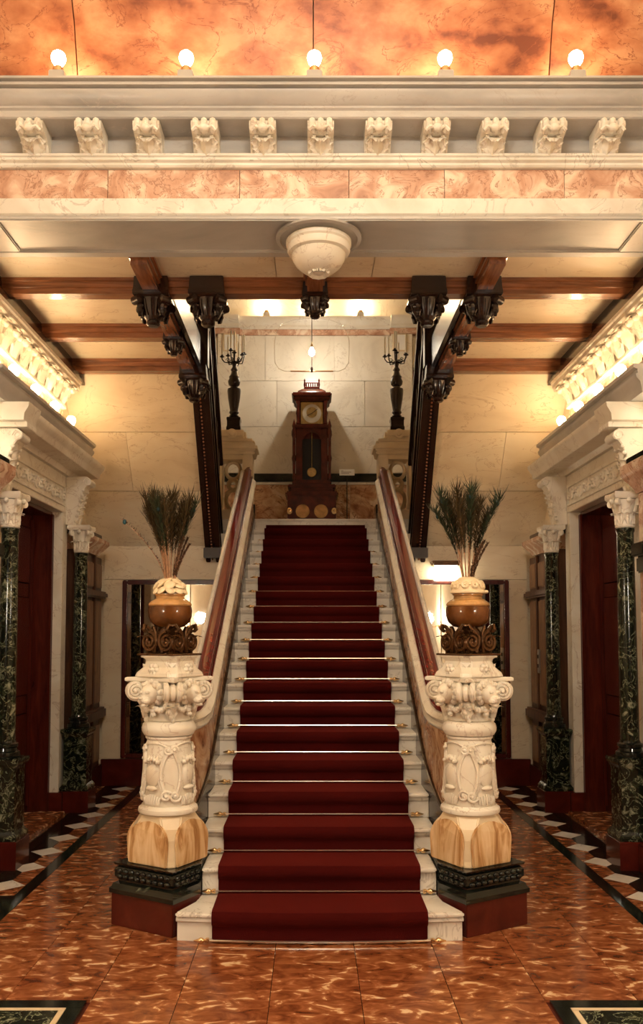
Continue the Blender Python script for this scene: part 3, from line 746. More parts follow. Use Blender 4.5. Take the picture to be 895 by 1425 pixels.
        for k in range(10):
            a = 2 * PI * k / 10
            mb.tube(spiral((.093 * math.cos(a), .093 * math.sin(a), .432), (-math.sin(a), math.cos(a), 0), (-.3 * math.cos(a), -.3 * math.sin(a), .95), .026, .006, 1.5, 18), .011, 6)
        mb.ell((.105, -.03, .392), (.02, .02, .012), 8, 5)
        mb.build('shell_dome', 'porcelain', ur)
    # peacock feathers
    fr = random.Random(11 if s < 0 else 23)
    for k in range(20):
        L = fr.uniform(.46, .60); sp_ = fr.uniform(.02, .20); az = 2.4 * k + fr.uniform(-.2, .2)
        short = (k % 5 == 3); droop = (s < 0 and k == 8); eye = (not short and k % 3 == 0) or droop
        if short: L *= .5; sp_ = .10
        if droop: az, sp_, L = PI, .29, .47
        look = 'thin drooping feather' if droop else 'short barred brown feather' if short else 'green peacock feather with blue eye spot' if eye else 'plain olive peacock feather'
        ft = thing('peacock_feather', look + ' standing in the urn ' + LANT[s], 'feather', (s * NX0 + .03 * math.cos(az), NY0 + .03 * math.sin(az), 2.052), 'peacock feathers in the urn ' + LANT[s], az)
        def P(t): return Vector((sp_ * t ** 1.5, 0, L * t * (1 - .10 * (sp_ / .2) * t)))
        MB().tube([P(i / 9) for i in range(10)], lambda t: .0042 * (1 - .65 * t), 5).build('quill', 'feather_quill', ft)
        mb = MB(); nb = 110 if not droop else 26
        for i in range(nb):
            t = (.36 if not droop else .80) + (.64 if not droop else .20) * i / nb
            if short: t = .12 + .88 * i / nb
            p = P(t); wl_ = (.010 + .085 * max(0, (t - .40) / .60) ** .8) if not short else .018
            if droop: wl_ = .022
            for q in (-1, 0, 1):
                an = fr.uniform(0, 2 * PI); ln = wl_ * fr.uniform(.6, 1.2)
                d = Vector((math.cos(an), math.sin(an), fr.uniform(.5, 1.5))).normalized()
                e = Vector((-math.sin(an), math.cos(an), 0)) * .0019
                m1 = p + d * ln * .6; m2 = p + d * ln + Vector((0, 0, ln * .22))
                mb.add([p - e, p + e, m1 + e * 1.3, m1 - e * 1.3, m2], [(0, 1, 2, 3), (3, 2, 4)])
        mb.build('vane', 'feather_brown' if short else 'feather_teal' if eye else 'feather_green', ft, smooth=0)
        if eye: MB().ell(tuple(P(.93)), (.013, .013, .017), 10, 6).build('eye_spot', 'feather_eye', ft)

# ================================================================== SIDE DOORCASES
def console_profile(): return [(0, 0), (.10, 0), (.125, .05), (.135, .15), (.15, .25), (.19, .33), (.22, .36), (.225, .40), (.21, .43), (0, .43)]
for s in (-1, 1):
    nm = 'dark open doorway' if s < 0 else 'red panelled door'
    dc = thing('doorcase', 'cream marble doorcase with carved frieze around the ' + nm, 'doorcase', (s * 2.5, 7.47, 0))
    lx = lambda x: s * x - s * 2.5
    ly = lambda y: y - 7.47
    def bx(x0, x1, y0, y1, z0, z1, name, mt, bev=.005, par=None): return MB().box(lx(x0), lx(x1), ly(y0), ly(y1), z0, z1).build(name, mt, par or dc, bevel=bev)
    bx(2.50, 2.62, 8.28, 8.44, .20, 2.93, 'jamb', 'carved_marble'); bx(2.50, 2.62, 6.36, 6.66, .20, 2.93, 'jamb', 'carved_marble')
    bx(2.46, 2.62, 8.26, 8.62, 0, .20, 'jamb_plinth', 'red_marble'); bx(2.46, 2.62, 6.30, 6.68, 0, .20, 'jamb_plinth', 'red_marble')
    lt = bx(2.50, 2.62, 6.36, 8.56, 2.932, 3.30, 'lintel', 'carved_marble')
    for a in ((2.485, 2.50, 6.60, 8.32, 3.17, 3.20), (2.485, 2.50, 6.60, 8.32, 2.99, 3.015), (2.485, 2.50, 8.29, 8.32, 3.015, 3.17), (2.485, 2.50, 6.60, 6.63, 3.015, 3.17)): bx(*a, 'panel_frame', 'carved_marble', .003, lt)
    mb = MB()
    for k in range(7):
        yc = ly(6.76 + .235 * k); q = 1 if k % 2 else -1
        X = -s * .0
        mb.tube(spiral((lx(2.495), yc, 3.092), (0, 1, 0), (0, 0, q), .060, .010, 1.6, 26, PI), .016, 6)
        mb.ell((lx(2.495), yc, 3.092), (.016, .02, .02), 8, 5)
        for j in range(3):
            a = j * 2.1 + q; mb.ell((lx(2.497), yc + .10 + .02 * math.cos(a), 3.092 + .035 * math.sin(a)), (.024, .026, .020), 8, 5)
    mb.build('scroll_relief', 'carved_marble', lt)
    # cornice over the door
    pr = [(2.62, 3.302), (2.47, 3.302), (2.455, 3.33), (2.44, 3.345), (2.285, 3.35), (2.275, 3.36), (2.27, 3.395), (2.255, 3.41), (2.235, 3.44), (2.225, 3.455), (2.225, 3.485), (2.62, 3.485)]
    MB().prism(pr, lambda a, b, t: (lx(a), ly(t), b), 6.36, 8.80).build('cornice', 'carved_marble', dc)
    pr = [(2.62, 3.487), (2.36, 3.487), (2.355, 3.53), (2.345, 3.57), (2.32, 3.60), (2.315, 3.625), (2.33, 3.63), (2.33, 3.66), (2.30, 3.672), (2.30, 3.70), (2.62, 3.70)]
    MB().prism(pr, lambda a, b, t: (lx(a), ly(t), b), 6.05, 8.72).build('ledge', 'grey_marble', dc)
    for i, yc in enumerate((6.45, 8.45)):
        hw = .085
        cs = MB().prism([(2.50 - a, 2.815 + b * .485 / .43 * (1.0 if i == 0 else 1.0)) for a, b in console_profile()], lambda a, b, t: (lx(a), ly(t), b), yc - hw, yc + hw).build('console', 'carved_marble', dc, bevel=.006)
        mb = MB()
        for q in (-1, 1): mb.tube(spiral((lx(2.29), ly(yc) + q * (hw + .004), 3.245), (s, 0, 0), (0, 0, 1), .040, .008, 1.8, 26), .009, 5)
        mb.lathe([(.0005, -.095), (.036, -.09), (.036, .09), (.0005, .095)], 14, T(lx(2.285), ly(yc), 3.245, 0, PI / 2))
        mb.build('console_scroll', 'carved_marble', cs)
        mb = MB()
        for k in range(5): mb.leaf(T(lx(2.395 - .012 * k), ly(yc), 2.83 + .075 * k, (-PI / 2 if s > 0 else PI / 2), .22), .12, .15 - .006 * k, .55, .010, 3)
        for q in (-1, 1):
            for k in range(7): mb.ell((lx(2.40 - .012 * k), ly(yc) + q * .078, 2.85 + .052 * k), (.018, .016, .018), 7, 5)
        mb.build('console_leaf', 'carved_marble', cs)
        if i == 0:
            bx(2.21, 2.5, yc - .11, yc + .11, 3.305, 3.345, 'console_cap', 'carved_marble', .004); MB().sq([(.0, 0)], 0)
            MB().prism([(2.5, 3.346), (2.22, 3.346), (2.215, 3.40), (2.185, 3.45), (2.18, 3.484), (2.5, 3.484)], lambda a, b, t: (lx(a), ly(t), b), yc - .16, yc + .12).build('console_cap', 'carved_marble', dc)
    # mahogany reveal lining and sill
    for a in ((2.60, 2.94, 6.662, 6.70, 0, 2.928), (2.60, 2.94, 8.24, 8.278, 0, 2.928), (2.60, 2.94, 6.70, 8.24, 2.89, 2.928)): bx(*a, 'reveal_lining', 'mahogany', .004)
    for q in (0, 1): bx(2.575, 2.60, 8.20 + .03 * q, 8.225 + .03 * q, .0, 2.90, 'reveal_bead', 'mahogany', .006)
    bx(2.42, 2.94, 6.70, 8.24, 0, .03, 'door_sill', 'floor_marble')
    # door
    dr = root('door_%d' % (1 if s < 0 else 2), ('tall dark mahogany door standing in shadow' if s < 0 else 'tall red mahogany panelled door with a small knob')); dr.location = (s * 2.80, 7.47, .03)
    def dbx(x0, x1, y0, y1, z0, z1, name, mt, bev=.006): return MB().box(s * x0, s * x1, y0, y1, z0, z1).build(name, mt, dr, bevel=bev)
    wm = 'mahogany'
    dbx(-.02, .03, -.77, .77, 0, 2.86, 'door_leaf', wm)
    for yc in (-.385, .385):
        for z0, z1 in ((.18, .95), (1.12, 2.05), (2.18, 2.72)):
            dbx(-.035, -.02, yc - .27, yc + .27, z0, z1, 'door_panel', wm, .014)
        for q in (-.34, .34):
            dbx(-.045, -.02, yc + q - .02, yc + q + .02, .05, 2.82, 'door_moulding', wm, .012)
    MB().ell((-s * .05, -.06, 1.02), (.028, .026, .026), 12, 8).build('door_knob', 'brass', dr)
    # columns
    for i, yc in enumerate((6.45, 8.45)):
        cn = thing('column', 'green marble column', 'column', (s * 2.36, yc, 0))
        cn['label'] = 'green marble column at the ' + nm + (' next to the entrance pier' if i == 0 else ' next to the wood panelling')
        if cache.get('col') is None:
            D = {}
            def keep(name, mb, mt, **k): D[name] = (mb.build(name, mt, cn, **k).data)
            keep('plinth', MB().sq([(.145, 0), (.145, .20), (.138, .205)]), 'red_marble')
            keep('pedestal', MB().sq([(.14, .205), (.14, .235), (.128, .25), (.115, .27), (.112, .29), (.112, .72), (.118, .735), (.135, .76), (.14, .775), (.14, .80), (.10, .805)]), 'green_marble', bevel=.004)
            keep('base', MB().lathe([(.105, .805), (.11, .82), (.105, .845), (.088, .855), (.084, .875), (.094, .885), (.094, .905), (.078, .915), (.073, .93)], 28), 'black_marble')
            keep('shaft', MB().lathe([(.070, .93), (.069, 1.4), (.066, 2.0), (.062, 2.50), (.070, 2.515), (.070, 2.535), (.06, 2.54)], 28), 'green_marble')
            mb = MB().lathe([(.078, 2.54), (.086, 2.55), (.078, 2.565), (.074, 2.60), (.085, 2.68), (.112, 2.755), (.0001, 2.757)], 20)
            for k in range(8):
                a = 2 * PI * k / 8; mb.leaf(T(.078 * math.cos(a), .078 * math.sin(a), 2.565, a + PI / 2), .12, .066, .75, .007, 3)
            for k in range(4):
                a = PI / 4 + k * PI / 2
                mb.lathe([(.0005, -.018), (.030, -.016), (.030, .016), (.0005, .018)], 12, T(.128 * math.cos(a), .128 * math.sin(a), 2.735, a + PI / 2) @ Matrix.Rotation(PI / 2, 4, 'Y'))
                mb.tube([(.09 * math.cos(a), .09 * math.sin(a), 2.66), (.11 * math.cos(a), .11 * math.sin(a), 2.72), (.135 * math.cos(a), .135 * math.sin(a), 2.755)], .014, 6)
                b2 = a + PI / 4; mb.ell((.115 * math.cos(b2), .115 * math.sin(b2), 2.745), (.024, .024, .022), 8, 5)
            ring = []
            for f in range(4):
                a = f * PI / 2
                for (x, y) in ((-.125, -.125), (-.06, -.108), (.06, -.108)): ring.append((x * math.cos(a) - y * math.sin(a), x * math.sin(a) + y * math.cos(a)))
            mb.sweep([[(x * k, y * k, z) for x, y in ring] for k, z in ((.95, 2.76), (1.05, 2.775), (1.05, 2.80), (1, 2.812))])
            mb.v = [(x * .86, y * .86, z) for x, y, z in mb.v]
            keep('capital', mb, 'carved_marble')
            cache['col'] = D
        else:
            for n_, me in cache['col'].items(): link(n_, me, cn)
    # wood panelling beyond the door
    wp = thing('wood_panelling', 'brown wood panelling with pink marble ledge beyond the ' + nm, 'panelling', (s * 2.5, 9.2, 0))
    def wbx(x0, x1, y0, y1, z0, z1, name, mt, bev=.006): return MB().box(s * (x0 - 2.5), s * (x1 - 2.5), y0 - 9.2, y1 - 9.2, z0, z1).build(name, mt, wp, bevel=bev)
    wbx(2.48, 2.62, 8.64, 9.76, .0, 2.60, 'backing_board', 'panel_wood')
    for y0 in (8.66, 9.02, 9.38):
        for z0, z1, mt in ((.95, 2.10, 'panel_burl'), (2.24, 2.52, 'panel_burl'), (.30, .72, 'panel_burl')):
            wbx(2.455, 2.48, y0 + .05, y0 + .31, z0, z1, 'raised_panel', mt, .012)
        wbx(2.45, 2.48, y0 - .015, y0 + .03, .25, 2.60, 'stile', 'panel_wood')
    wbx(2.40, 2.48, 8.64, 9.76, 2.13, 2.21, 'rail_moulding', 'panel_wood', .02); wbx(2.40, 2.48, 8.64, 9.76, .78, .90, 'rail_moulding', 'panel_wood', .02)
    wbx(2.44, 2.48, 8.64, 9.76, 0, .25, 'skirting', 'red_marble')
    MB().prism([(2.62, 2.602), (2.44, 2.602), (2.42, 2.64), (2.37, 2.68), (2.33, 2.72), (2.33, 2.76), (2.62, 2.76)], lambda a, b, t: (s * (a - 2.5), t - 9.2, b), 8.64, 9.50).build('ledge', 'pink_marble', wp)
    wbx(2.38, 2.62, 8.64, 9.36, 2.762, 2.82, 'ledge_cap', 'dark_wood')
    # pier beside the entablature
    pi = thing('entrance_pier', 'pale stone pier with pink marble ledge beside the ' + nm, 'pier', (s * 2.5, 5.75, 0))
    def pbx(x0, x1, y0, y1, z0, z1, name, mt, bev=.006): return MB().box(s * (x0 - 2.5), s * (x1 - 2.5), y0 - 5.75, y1 - 5.75, z0, z1).build(name, mt, pi, bevel=bev)
    pbx(2.40, 2.61, 5.40, 6.28, .20, 2.78, 'pier_shaft', 'pink_marble'); pbx(2.34, 2.61, 5.36, 6.29, 0, .20, 'plinth', 'red_marble')
    MB().prism([(2.61, 2.782), (2.39, 2.782), (2.36, 2.83), (2.30, 2.88), (2.27, 2.92), (2.27, 2.98), (2.61, 2.98)], lambda a, b, t: (s * (a - 2.5), t - 5.75, b), 5.36, 6.29).build('ledge', 'pink_marble', pi)
    pbx(2.31, 2.61, 5.36, 6.27, 2.982, 3.04, 'ledge_cap', 'black_marble'); pbx(2.42, 2.61, 5.40, 5.90, 3.042, 4.452 - .004, 'upper_shaft', 'carved_marble')
    pbx(2.33, 2.40, 6.05, 6.27, 2.30, 2.40, 'bracket', 'black_marble', .012); pbx(2.36, 2.40, 6.08, 6.25, 2.18, 2.30, 'bracket', 'black_marble', .012)
    gl = thing('ledge_fill_lamp', 'unseen white globe lamp added on the pier ledge beside the ' + nm, 'lamp', (s * 2.46, 6.06, 3.04))  # added out of view to lighten the ceiling behind the entablature
    MB().lathe([(.07, 0), (.07, .012), (.03, .025), (.02, .05), (.045, .07), (.045, .085), (.03, .09)], 18).build('lamp_base', 'brass', gl)
    MB().ell((0, 0, .17), (.088, .088, .092), 18, 12).build('globe', 'ledge_fill_glass', gl)
    # side bulbs on the door ledge; the last is unseen, added for ceiling light
    for k in range(5):
        y = 8.40 - k * .545
        bulb_lamp(s * 2.47, y, 3.70, ORD[k] + ' glowing bulb from the sloped soffit, above the ' + nm, 'bulbs on the door ledges', 'bulb_side', .046)
    # mirror
    mi = thing('wall_mirror', 'tall wall mirror in a dark red frame ' + LANT[s], 'mirror', (s * 1.645, 9.80, .31))
    for a in ((-.59, -.54, -.05, 0, 0, 2.04), (.54, .59, -.05, 0, 0, 2.04)): B(*a).build('frame_stile', 'mahogany', mi, bevel=.01)
    for a in ((-.54, .54, -.05, 0, 1.99, 2.04), (-.54, .54, -.05, 0, 0, .05)): B(*a).build('frame_rail', 'mahogany', mi, bevel=.01)
    B(-.54, .54, -.02, -.004, .05, 1.99).build('mirror_glass', 'mirror', mi, smooth=0)
    for x0, x1, dy in ((-.538, -.49, 1), (.49, .538, -1), (-.20, -.19, 1), (.19, .20, -1)):
        ya, yb = (-.022, -.030) if dy > 0 else (-.030, -.022)
        MB().add([(x0, ya, .052), (x1, yb, .052), (x1, yb, 1.988), (x0, ya, 1.988), (x0, -.0205, .052), (x1, -.0205, .052), (x1, -.0205, 1.988), (x0, -.0205, 1.988)], [(0, 1, 2, 3), (4, 7, 6, 5), (0, 4, 5, 1), (3, 2, 6, 7), (0, 3, 7, 4), (1, 5, 6, 2)]).build('bevel_strip', 'mirror', mi, smooth=0)

# ================================================================== CEILING BEAMS, PENDANTS, GALLERY
def beam_profile(w): return [(-w, .12), (-w, .095), (-w + .015, .09), (-w + .015, .05), (-w + .03, .045), (-w + .03, .0), (w - .03, 0), (w - .03, .045), (w - .015, .05), (w - .015, .09), (w, .095), (w, .12)]
bn = ['first', 'second', 'third']
for i, y in enumerate((6.50, 7.48, 8.44)):
    spans = [(-2.46, 2.46)] if i == 0 else [(-2.46, -1.22), (1.22, 2.46)]
    for a, b in spans:
        lab = 'oak ceiling beam crossing the full width behind the entablature' if i == 0 else bn[i] + ' oak ceiling beam from the entablature ' + LANT[1 if a > 0 else -1]
        t = thing('ceiling_beam', lab, 'beam', ((a + b) / 2, y, 4.38), 'oak ceiling beams')
        MB().prism(beam_profile(.085), lambda p, q, tt: (tt, p, q), -(b - a) / 2, (b - a) / 2).build('beam', 'oak', t, smooth=20)
for s, x in ((-1, -1.29), (0, -.02), (1, 1.29)):
    y1 = 6.41 if s == 0 else 8.5
    t = thing('ceiling_beam', 'lengthwise oak ceiling beam ' + ('above the carved marble boss' if s == 0 else LANT[s]), 'beam', (x, 6.5, 4.38), 'oak ceiling beams')
    for y0_, y1_ in ([(5.92, 6.41)] if s == 0 else [(5.92, 6.41), (6.59, 7.39), (7.57, 8.35)]):
        MB().prism(beam_profile(.09), lambda p, q, tt: (p, tt, q), y0_ - 6.5, y1_ - 6.5).build('beam', 'oak_long', t, smooth=20)
pend = {}
def pendant(x, y, sc_, label, zt=4.379):
    t = thing('pendant_drop', label, 'pendant', (x, y, zt), 'carved wooden ceiling pendants')
    key = sc_
    if key not in pend:
        k = sc_; D = []
        a = MB().sq([(.13 * k, .12 * k if k < 1 else .115), (.135 * k, .02), (.14 * k, 0), (.14 * k, -.03 * k), (.12 * k, -.045 * k), (.0001, -.046 * k)])
        D.append(('block', a.build('block', 'dark_wood', t, bevel=.004)))
        c = MB().lathe([(.125 * k, -.045 * k), (.12 * k, -.07 * k), (.105 * k, -.12 * k), (.075 * k, -.175 * k), (.05 * k, -.20 * k), (.055 * k, -.205 * k), (.055 * k, -.225 * k), (.04 * k, -.24 * k), (.0005, -.242 * k)], 16)
        for q in range(16):
            an = 2 * PI * q / 16
            c.tube([(.122 * k * math.cos(an), .122 * k * math.sin(an), -.06 * k), (.108 * k * math.cos(an), .108 * k * math.sin(an), -.12 * k), (.078 * k * math.cos(an), .078 * k * math.sin(an), -.175 * k)], .009 * k, 5)
        D.append(('drop', c.build('drop', 'dark_wood', t)))
        for q in range(4):
            an = PI / 4 + q * PI / 2; m = T(.15 * k * math.cos(an), .15 * k * math.sin(an), -.065 * k, an + PI / 2)
            v = MB().lathe([(.0005, -.045 * k), (.035 * k, -.04 * k), (.035 * k, .04 * k), (.0005, .045 * k)], 12, m @ Matrix.Rotation(PI / 2, 4, 'Y'))
            v.leaf(m @ T(0, .03 * k, -.12 * k), .12 * k, .08 * k, .5, .008, 3)
            D.append(('corner_scroll', v.build('corner_scroll', 'dark_wood', t)))
        pend[key] = [(n, o.data) for n, o in D]
    else:
        for n, me in pend[key]: link(n, me, t)
for s in (-1, 1):
    pendant(s * 1.29, 6.50, 1.0, 'carved dark wood pendant where the beams cross outside the stair well ' + LANT[s])
    pendant(s * .86, 6.50, 1.001, 'carved dark wood pendant under the well corner post ' + LANT[s])
    pendant(s * 1.29, 7.48, .62, 'small dark wood pendant where the second beam meets the well edge ' + LANT[s], 4.379)
    pendant(s * 1.24, 8.46, 1.0, 'carved dark wood pendant at the top of the sloped stair string ' + LANT[s], 4.32)
pendant(-.02, 6.50, .72, 'small dark wood pendant on the beam above the carved marble boss')
for s in (-1, 1):
    # gallery edge: fascia, posts, rails, balusters
    ga = thing('gallery_railing', 'dark wooden gallery railing along the edge of the stair well ' + LANT[s], 'railing', (s * 1.16, 7.5, 4.5))
    gx = lambda x: s * (x - 1.16)
    def gb(x0, x1, y0, y1, z0, z1, name, mt='dark_wood', bev=.006): return MB().box(gx(x0), gx(x1), y0 - 7.5, y1 - 7.5, z0 - 4.5, z1 - 4.5).build(name, mt, ga, bevel=bev)
    gb(1.155, 1.195, 6.61, 8.38, 4.41, 4.70, 'fascia'); gb(1.12, 1.20, 6.61, 8.38, 5.42, 5.50, 'handrail'); gb(1.13, 1.19, 6.61, 8.38, 4.86, 4.90, 'lower_rail')
    gb(.80, .92, 6.44, 6.60, 4.50, 5.60, 'post'); gb(1.10, 1.24, 8.40, 8.54, 4.44, 5.65, 'post'); gb(.92, 1.20, 6.50, 6.56, 5.42, 5.50, 'handrail'); gb(.92, 1.20, 6.50, 6.56, 4.50, 4.66, 'fascia')
    bm0 = None
    for k in range(8):
        y = 6.72 + k * .225
        if bm0 is None: bm0 = MB().lathe([(.022, 0), (.03, .03), (.018, .08), (.032, .2), (.02, .36), (.018, .46), (.028, .50), (.022, .518)], 10).build('baluster', 'dark_wood', ga, (0, y - 7.5, 4.902 - 4.5))
        else: link('baluster', bm0.data, ga, (0, y - 7.5, 4.902 - 4.5))
    # raking string of the upper flight
    sg = thing('stair_string', 'dark sloping wooden string of the upper flight ' + LANT[s], 'stair string', (s * 1.2, 9.15, 3.5))
    def rk(name, x0, x1, lo, hi, mt='dark_wood', y0=8.52, y1=9.96):
        P = []
        for y in (y0, y1):
            zz = 4.32 - 1.315 * (y - 8.5)
            P.append([(s * (x0 - 1.2), y - 9.15, zz + lo - 3.5), (s * (x1 - 1.2), y - 9.15, zz + lo - 3.5), (s * (x1 - 1.2), y - 9.15, zz + hi - 3.5), (s * (x0 - 1.2), y - 9.15, zz + hi - 3.5)])
        return MB().sweep(P).build(name, mt, sg, bevel=.006)
    rk('string_board', 1.12, 1.272, .0, .62); rk('lower_fillet', 1.10, 1.16, -.05, -.002); rk('lower_fillet', 1.22, 1.276, -.05, -.002)
    rk('face_moulding', 1.095, 1.118, .12, .17); rk('face_moulding', 1.095, 1.118, .48, .56)
    rk('handrail', 1.10, 1.20, 1.32, 1.42); rk('lower_rail', 1.12, 1.18, .74, .80)
    for k in range(6):
        y = 8.66 + k * .235; zz = 4.32 - 1.315 * (y - 8.5) - 3.5
        MB().tube([(s * (1.15 - 1.2), y - 9.15, zz + .79), (s * (1.15 - 1.2), y - 9.15, zz + 1.35)], .022, 8).build('baluster', 'dark_wood', sg)
    mb = MB()
    for k in range(58):
        y = 8.56 + k * .0242; zz = 4.32 - 1.315 * (y - 8.5) - .035 - 3.5
        for xx in (1.20,): mb.ell((s * (xx - 1.2), y - 9.15, zz + .012), (.011, .011, .013), 6, 4)
    mb.build('bead_row', 'oak', sg)['kind'] = 'stuff'
    MB().box(s * (1.09 - 1.2), s * (1.29 - 1.2), 9.66 - 9.15, 9.79 - 9.15, 2.60 - 3.5, 2.72 - 3.5).build('foot_block', 'dark_wood', sg, bevel=.006)

# ================================================================== LANDING FURNITURE
for s in (-1, 1):
    pd = thing('stair_pedestal', 'stone pedestal with openwork rings at the stair head ' + LANT[s], 'pedestal', (s * .99, 10.44, LAND_Z))
    def pb(x0, x1, y0, y1, z0, z1, name, mt='cream_stone', bev=.006): return MB().box(s * (x0 - .99), s * (x1 - .99), y0, y1, z0, z1).build(name, mt, pd, bevel=bev)
    pb(.775, .90, -.15, .15, .0, .80, 'stile'); pb(1.15, 1.20, -.15, .15, .0, .80, 'stile'); pb(.90, 1.15, -.15, .15, 0, .12, 'bottom_rail'); pb(.90, 1.15, -.15, .15, .74, .80, 'top_rail')
    pb(.74, .775, -.16, .16, 0, .18, 'foot_block', 'black_marble')
    mb = MB()
    for (cz, rx, rz, tr_) in ((.625, .09, .105, .024), (.45, .055, .06, .028), (.26, .09, .12, .026)):
        mb.tube([(s * .035 + rx * math.cos(a), 0, cz + rz * math.sin(a)) for a in [2 * PI * i / 24 for i in range(24)]], tr_, 8, True)
    mb.build('ring_panel', 'cream_stone', pd)
    c = MB()
    c.box(s * (.745 - .99), s * (1.225 - .99), -.18, .18, .80, .84); cpo = c.build('cap_moulding', 'cream_stone', pd, bevel=.01)
    pb(.715, 1.25, -.21, .21, .84, .93, 'cap', bev=.025); pb(.75, 1.215, -.18, .18, .93, 1.0, 'cap', bev=.03); pb(.86, 1.20, -.15, .15, 1.0, 1.115, 'cap_block', bev=.03)
    MB().lathe([(.06, 0), (.06, .012), (.035, .016), (.03, .03), (.0005, .032)], 18, T(s * .04, -.15, 1.06, 0, PI / 2)).build('rosette', 'cream_stone', pd)
    # candelabrum
    cd = thing('candelabrum', 'dark turned candelabrum with candles on stone pedestal ' + LANT[s], 'candelabrum', (s * 1.02, 10.44, LAND_Z + 1.115))
    MB().sq([(.088, 0), (.088, .05), (.08, .06), (.08, .13), (.086, .14), (.086, .17), (.06, .18), (.0001, .181)]).build('base_block', 'dark_wood', cd, bevel=.004)
    MB().lathe([(.05, .18), (.062, .20), (.045, .22), (.062, .245), (.05, .27), (.055, .30), (.075, .42), (.085, .52), (.082, .545), (.05, .55), (.045, .575), (.07, .60), (.078, .64), (.06, .68), (.065, .70), (.045, .73), (.035, .77), (.045, .79), (.022, .83), (.028, .86), (.012, .90), (.012, .93)], 20).build('turned_stem', 'dark_wood', cd)
    ar = MB(); ca = MB()
    for k in range(6):
        a = 2 * PI * k / 6 + .26; r = .155 if k % 2 else .125; zt = .935 if k % 2 else .99
        d = Vector((math.cos(a), math.sin(a), 0))
        am = MB().tube([Vector((0, 0, .90)) + d * .01, Vector((0, 0, .875)) + d * r * .4, Vector((0, 0, .88)) + d * r * .8, Vector((0, 0, zt - .02)) + d * r, Vector((0, 0, zt)) + d * r], .008, 6)
        am.tube(spiral(Vector((0, 0, .905)) + d * r * .5, d, (0, 0, 1), .03, .006, 1.3, 16), .005, 5)
        am.lathe([(.006, 0), (.03, .008), (.03, .014), (.014, .018), (.014, .035), (.012, .036)], 12, T(d.x * r, d.y * r, zt)); am.build('arm', 'dark_wood', cd)
        MB().lathe([(.010, 0), (.010, .22), (.004, .226)], 10, T(d.x * r, d.y * r, zt + .036)).build('candle', 'candle_wax', cd)
    MB().lathe([(.012, .93), (.014, 1.0), (.032, 1.01), (.032, 1.016), (.014, 1.02), (.014, 1.04)], 12).build('centre_cup', 'dark_wood', cd)
    MB().lathe([(.010, 1.04), (.010, 1.28), (.004, 1.286)], 10).build('candle', 'candle_wax', cd)
    # small framed notice on the pilaster
    nf = thing('framed_notice', 'small pale framed notice hung on the landing pilaster ' + LANT[s], 'frame', (s * 1.22, 11.93, 5.78))
    B(-.10, .10, -.02, 0, 0, .26).build('frame', 'cream_stone', nf, bevel=.006); B(-.08, .08, -.024, -.02, .02, .24).build('paper', 'white_card', nf)

# longcase clock
ck = thing('longcase_clock', 'red mahogany longcase clock with brass dial on the landing', 'clock', (-.045, 11.66, LAND_Z))
W_ = 'clock_wood'
def kb(x0, x1, y0, y1, z0, z1, name, mt=W_, bev=.008, par=None): return MB().box(x0, x1, y0, y1, z0, z1).build(name, mt, par or ck, bevel=bev)
for x in (-.28, .28):
    for y in (-.22, .20): MB().lathe([(.02, 0), (.05, .02), (.055, .06), (.03, .10), (.045, .13), (.03, .16)], 14, T(x, y, 0)).build('foot', W_, ck)
bs = kb(-.33, .33, -.26, .24, .16, .47, 'base')
for q in (-.125, .125): MB().lathe([(.0005, 0), (.085, .002), (.095, .01), (.085, .02), (.0005, .021)], 24, T(q, -.259, .255, 0, PI / 2)).build('base_roundel', 'tan_glaze', bs)
for q in (-.30, .30): MB().ell((q, -.265, .26), (.04, .03, .05), 12, 8).build('base_boss', 'brass', bs)
kb(-.36, .36, -.29, .26, .47, .53, 'base_moulding', bev=.02); kb(-.31, .31, -.24, .24, .53, .585, 'base_moulding', bev=.02); kb(-.33, .33, -.26, .24, .585, .63, 'base_moulding', bev=.015); kb(-.27, .27, -.21, .22, .63, .70, 'base_moulding', bev=.02)
kb(-.22, .22, -.05, .18, .70, 1.42, 'trunk'); kb(-.22, -.13, -.16, -.05, .70, 1.42, 'trunk_stile'); kb(.13, .22, -.16, -.05, .70, 1.42, 'trunk_stile')
kb(-.13, .13, -.05 - .006, -.05, .72, 1.30, 'trunk_back', 'dark_void', .001)
MB().prism([(-.13, 1.42), (-.13, 1.27)] + [(-.11 * math.cos(PI * i / 10), 1.27 + .10 * math.sin(PI * i / 10)) for i in range(11)] + [(.13, 1.27), (.13, 1.42)], lambda a, b, t: (a, t, b), -.155, -.12).build('arch', W_, ck)
pn = MB().tube([(0, -.10, 1.38), (0, -.10, .87)], .005, 6); pn.lathe([(.0005, 0), (.06, .002), (.068, .010), (.06, .018), (.0005, .02)], 24, T(0, -.09, .82, 0, PI / 2)); pn.build('pendulum', 'dial_gilt', ck)
for x in (-.245, .245):
    MB().lathe([(.018, .70), (.03, .73), (.018, .78), (.022, .95), (.032, 1.0), (.022, 1.05), (.022, 1.28), (.034, 1.32), (.034, 1.37), (.02, 1.42), (.028, 1.45), (.008, 1.52), (.0005, 1.55)], 14, T(x, -.18, 0)).build('trunk_column', W_, ck)
kb(-.26, .26, -.21, .20, 1.42, 1.47, 'hood_moulding', bev=.015)
kb(-.21, .21, -.13, .18, 1.47, 1.80, 'hood')
dl = kb(-.15, .15, -.15, -.13, 1.49, 1.79, 'dial_plate', 'dial_gilt', .004)
MB().lathe([(.0005, 0), (.125, .001), (.13, .006), (.118, .008), (.0005, .006)], 32, T(0, -.150, 1.63, 0, PI / 2)).build('chapter_ring', 'dial_silver', dl)
MB().lathe([(.0005, 0), (.075, .003), (.0005, .006)], 24, T(0, -.157, 1.645, 0, PI / 2)).build('dial_centre', 'dial_gilt', dl)
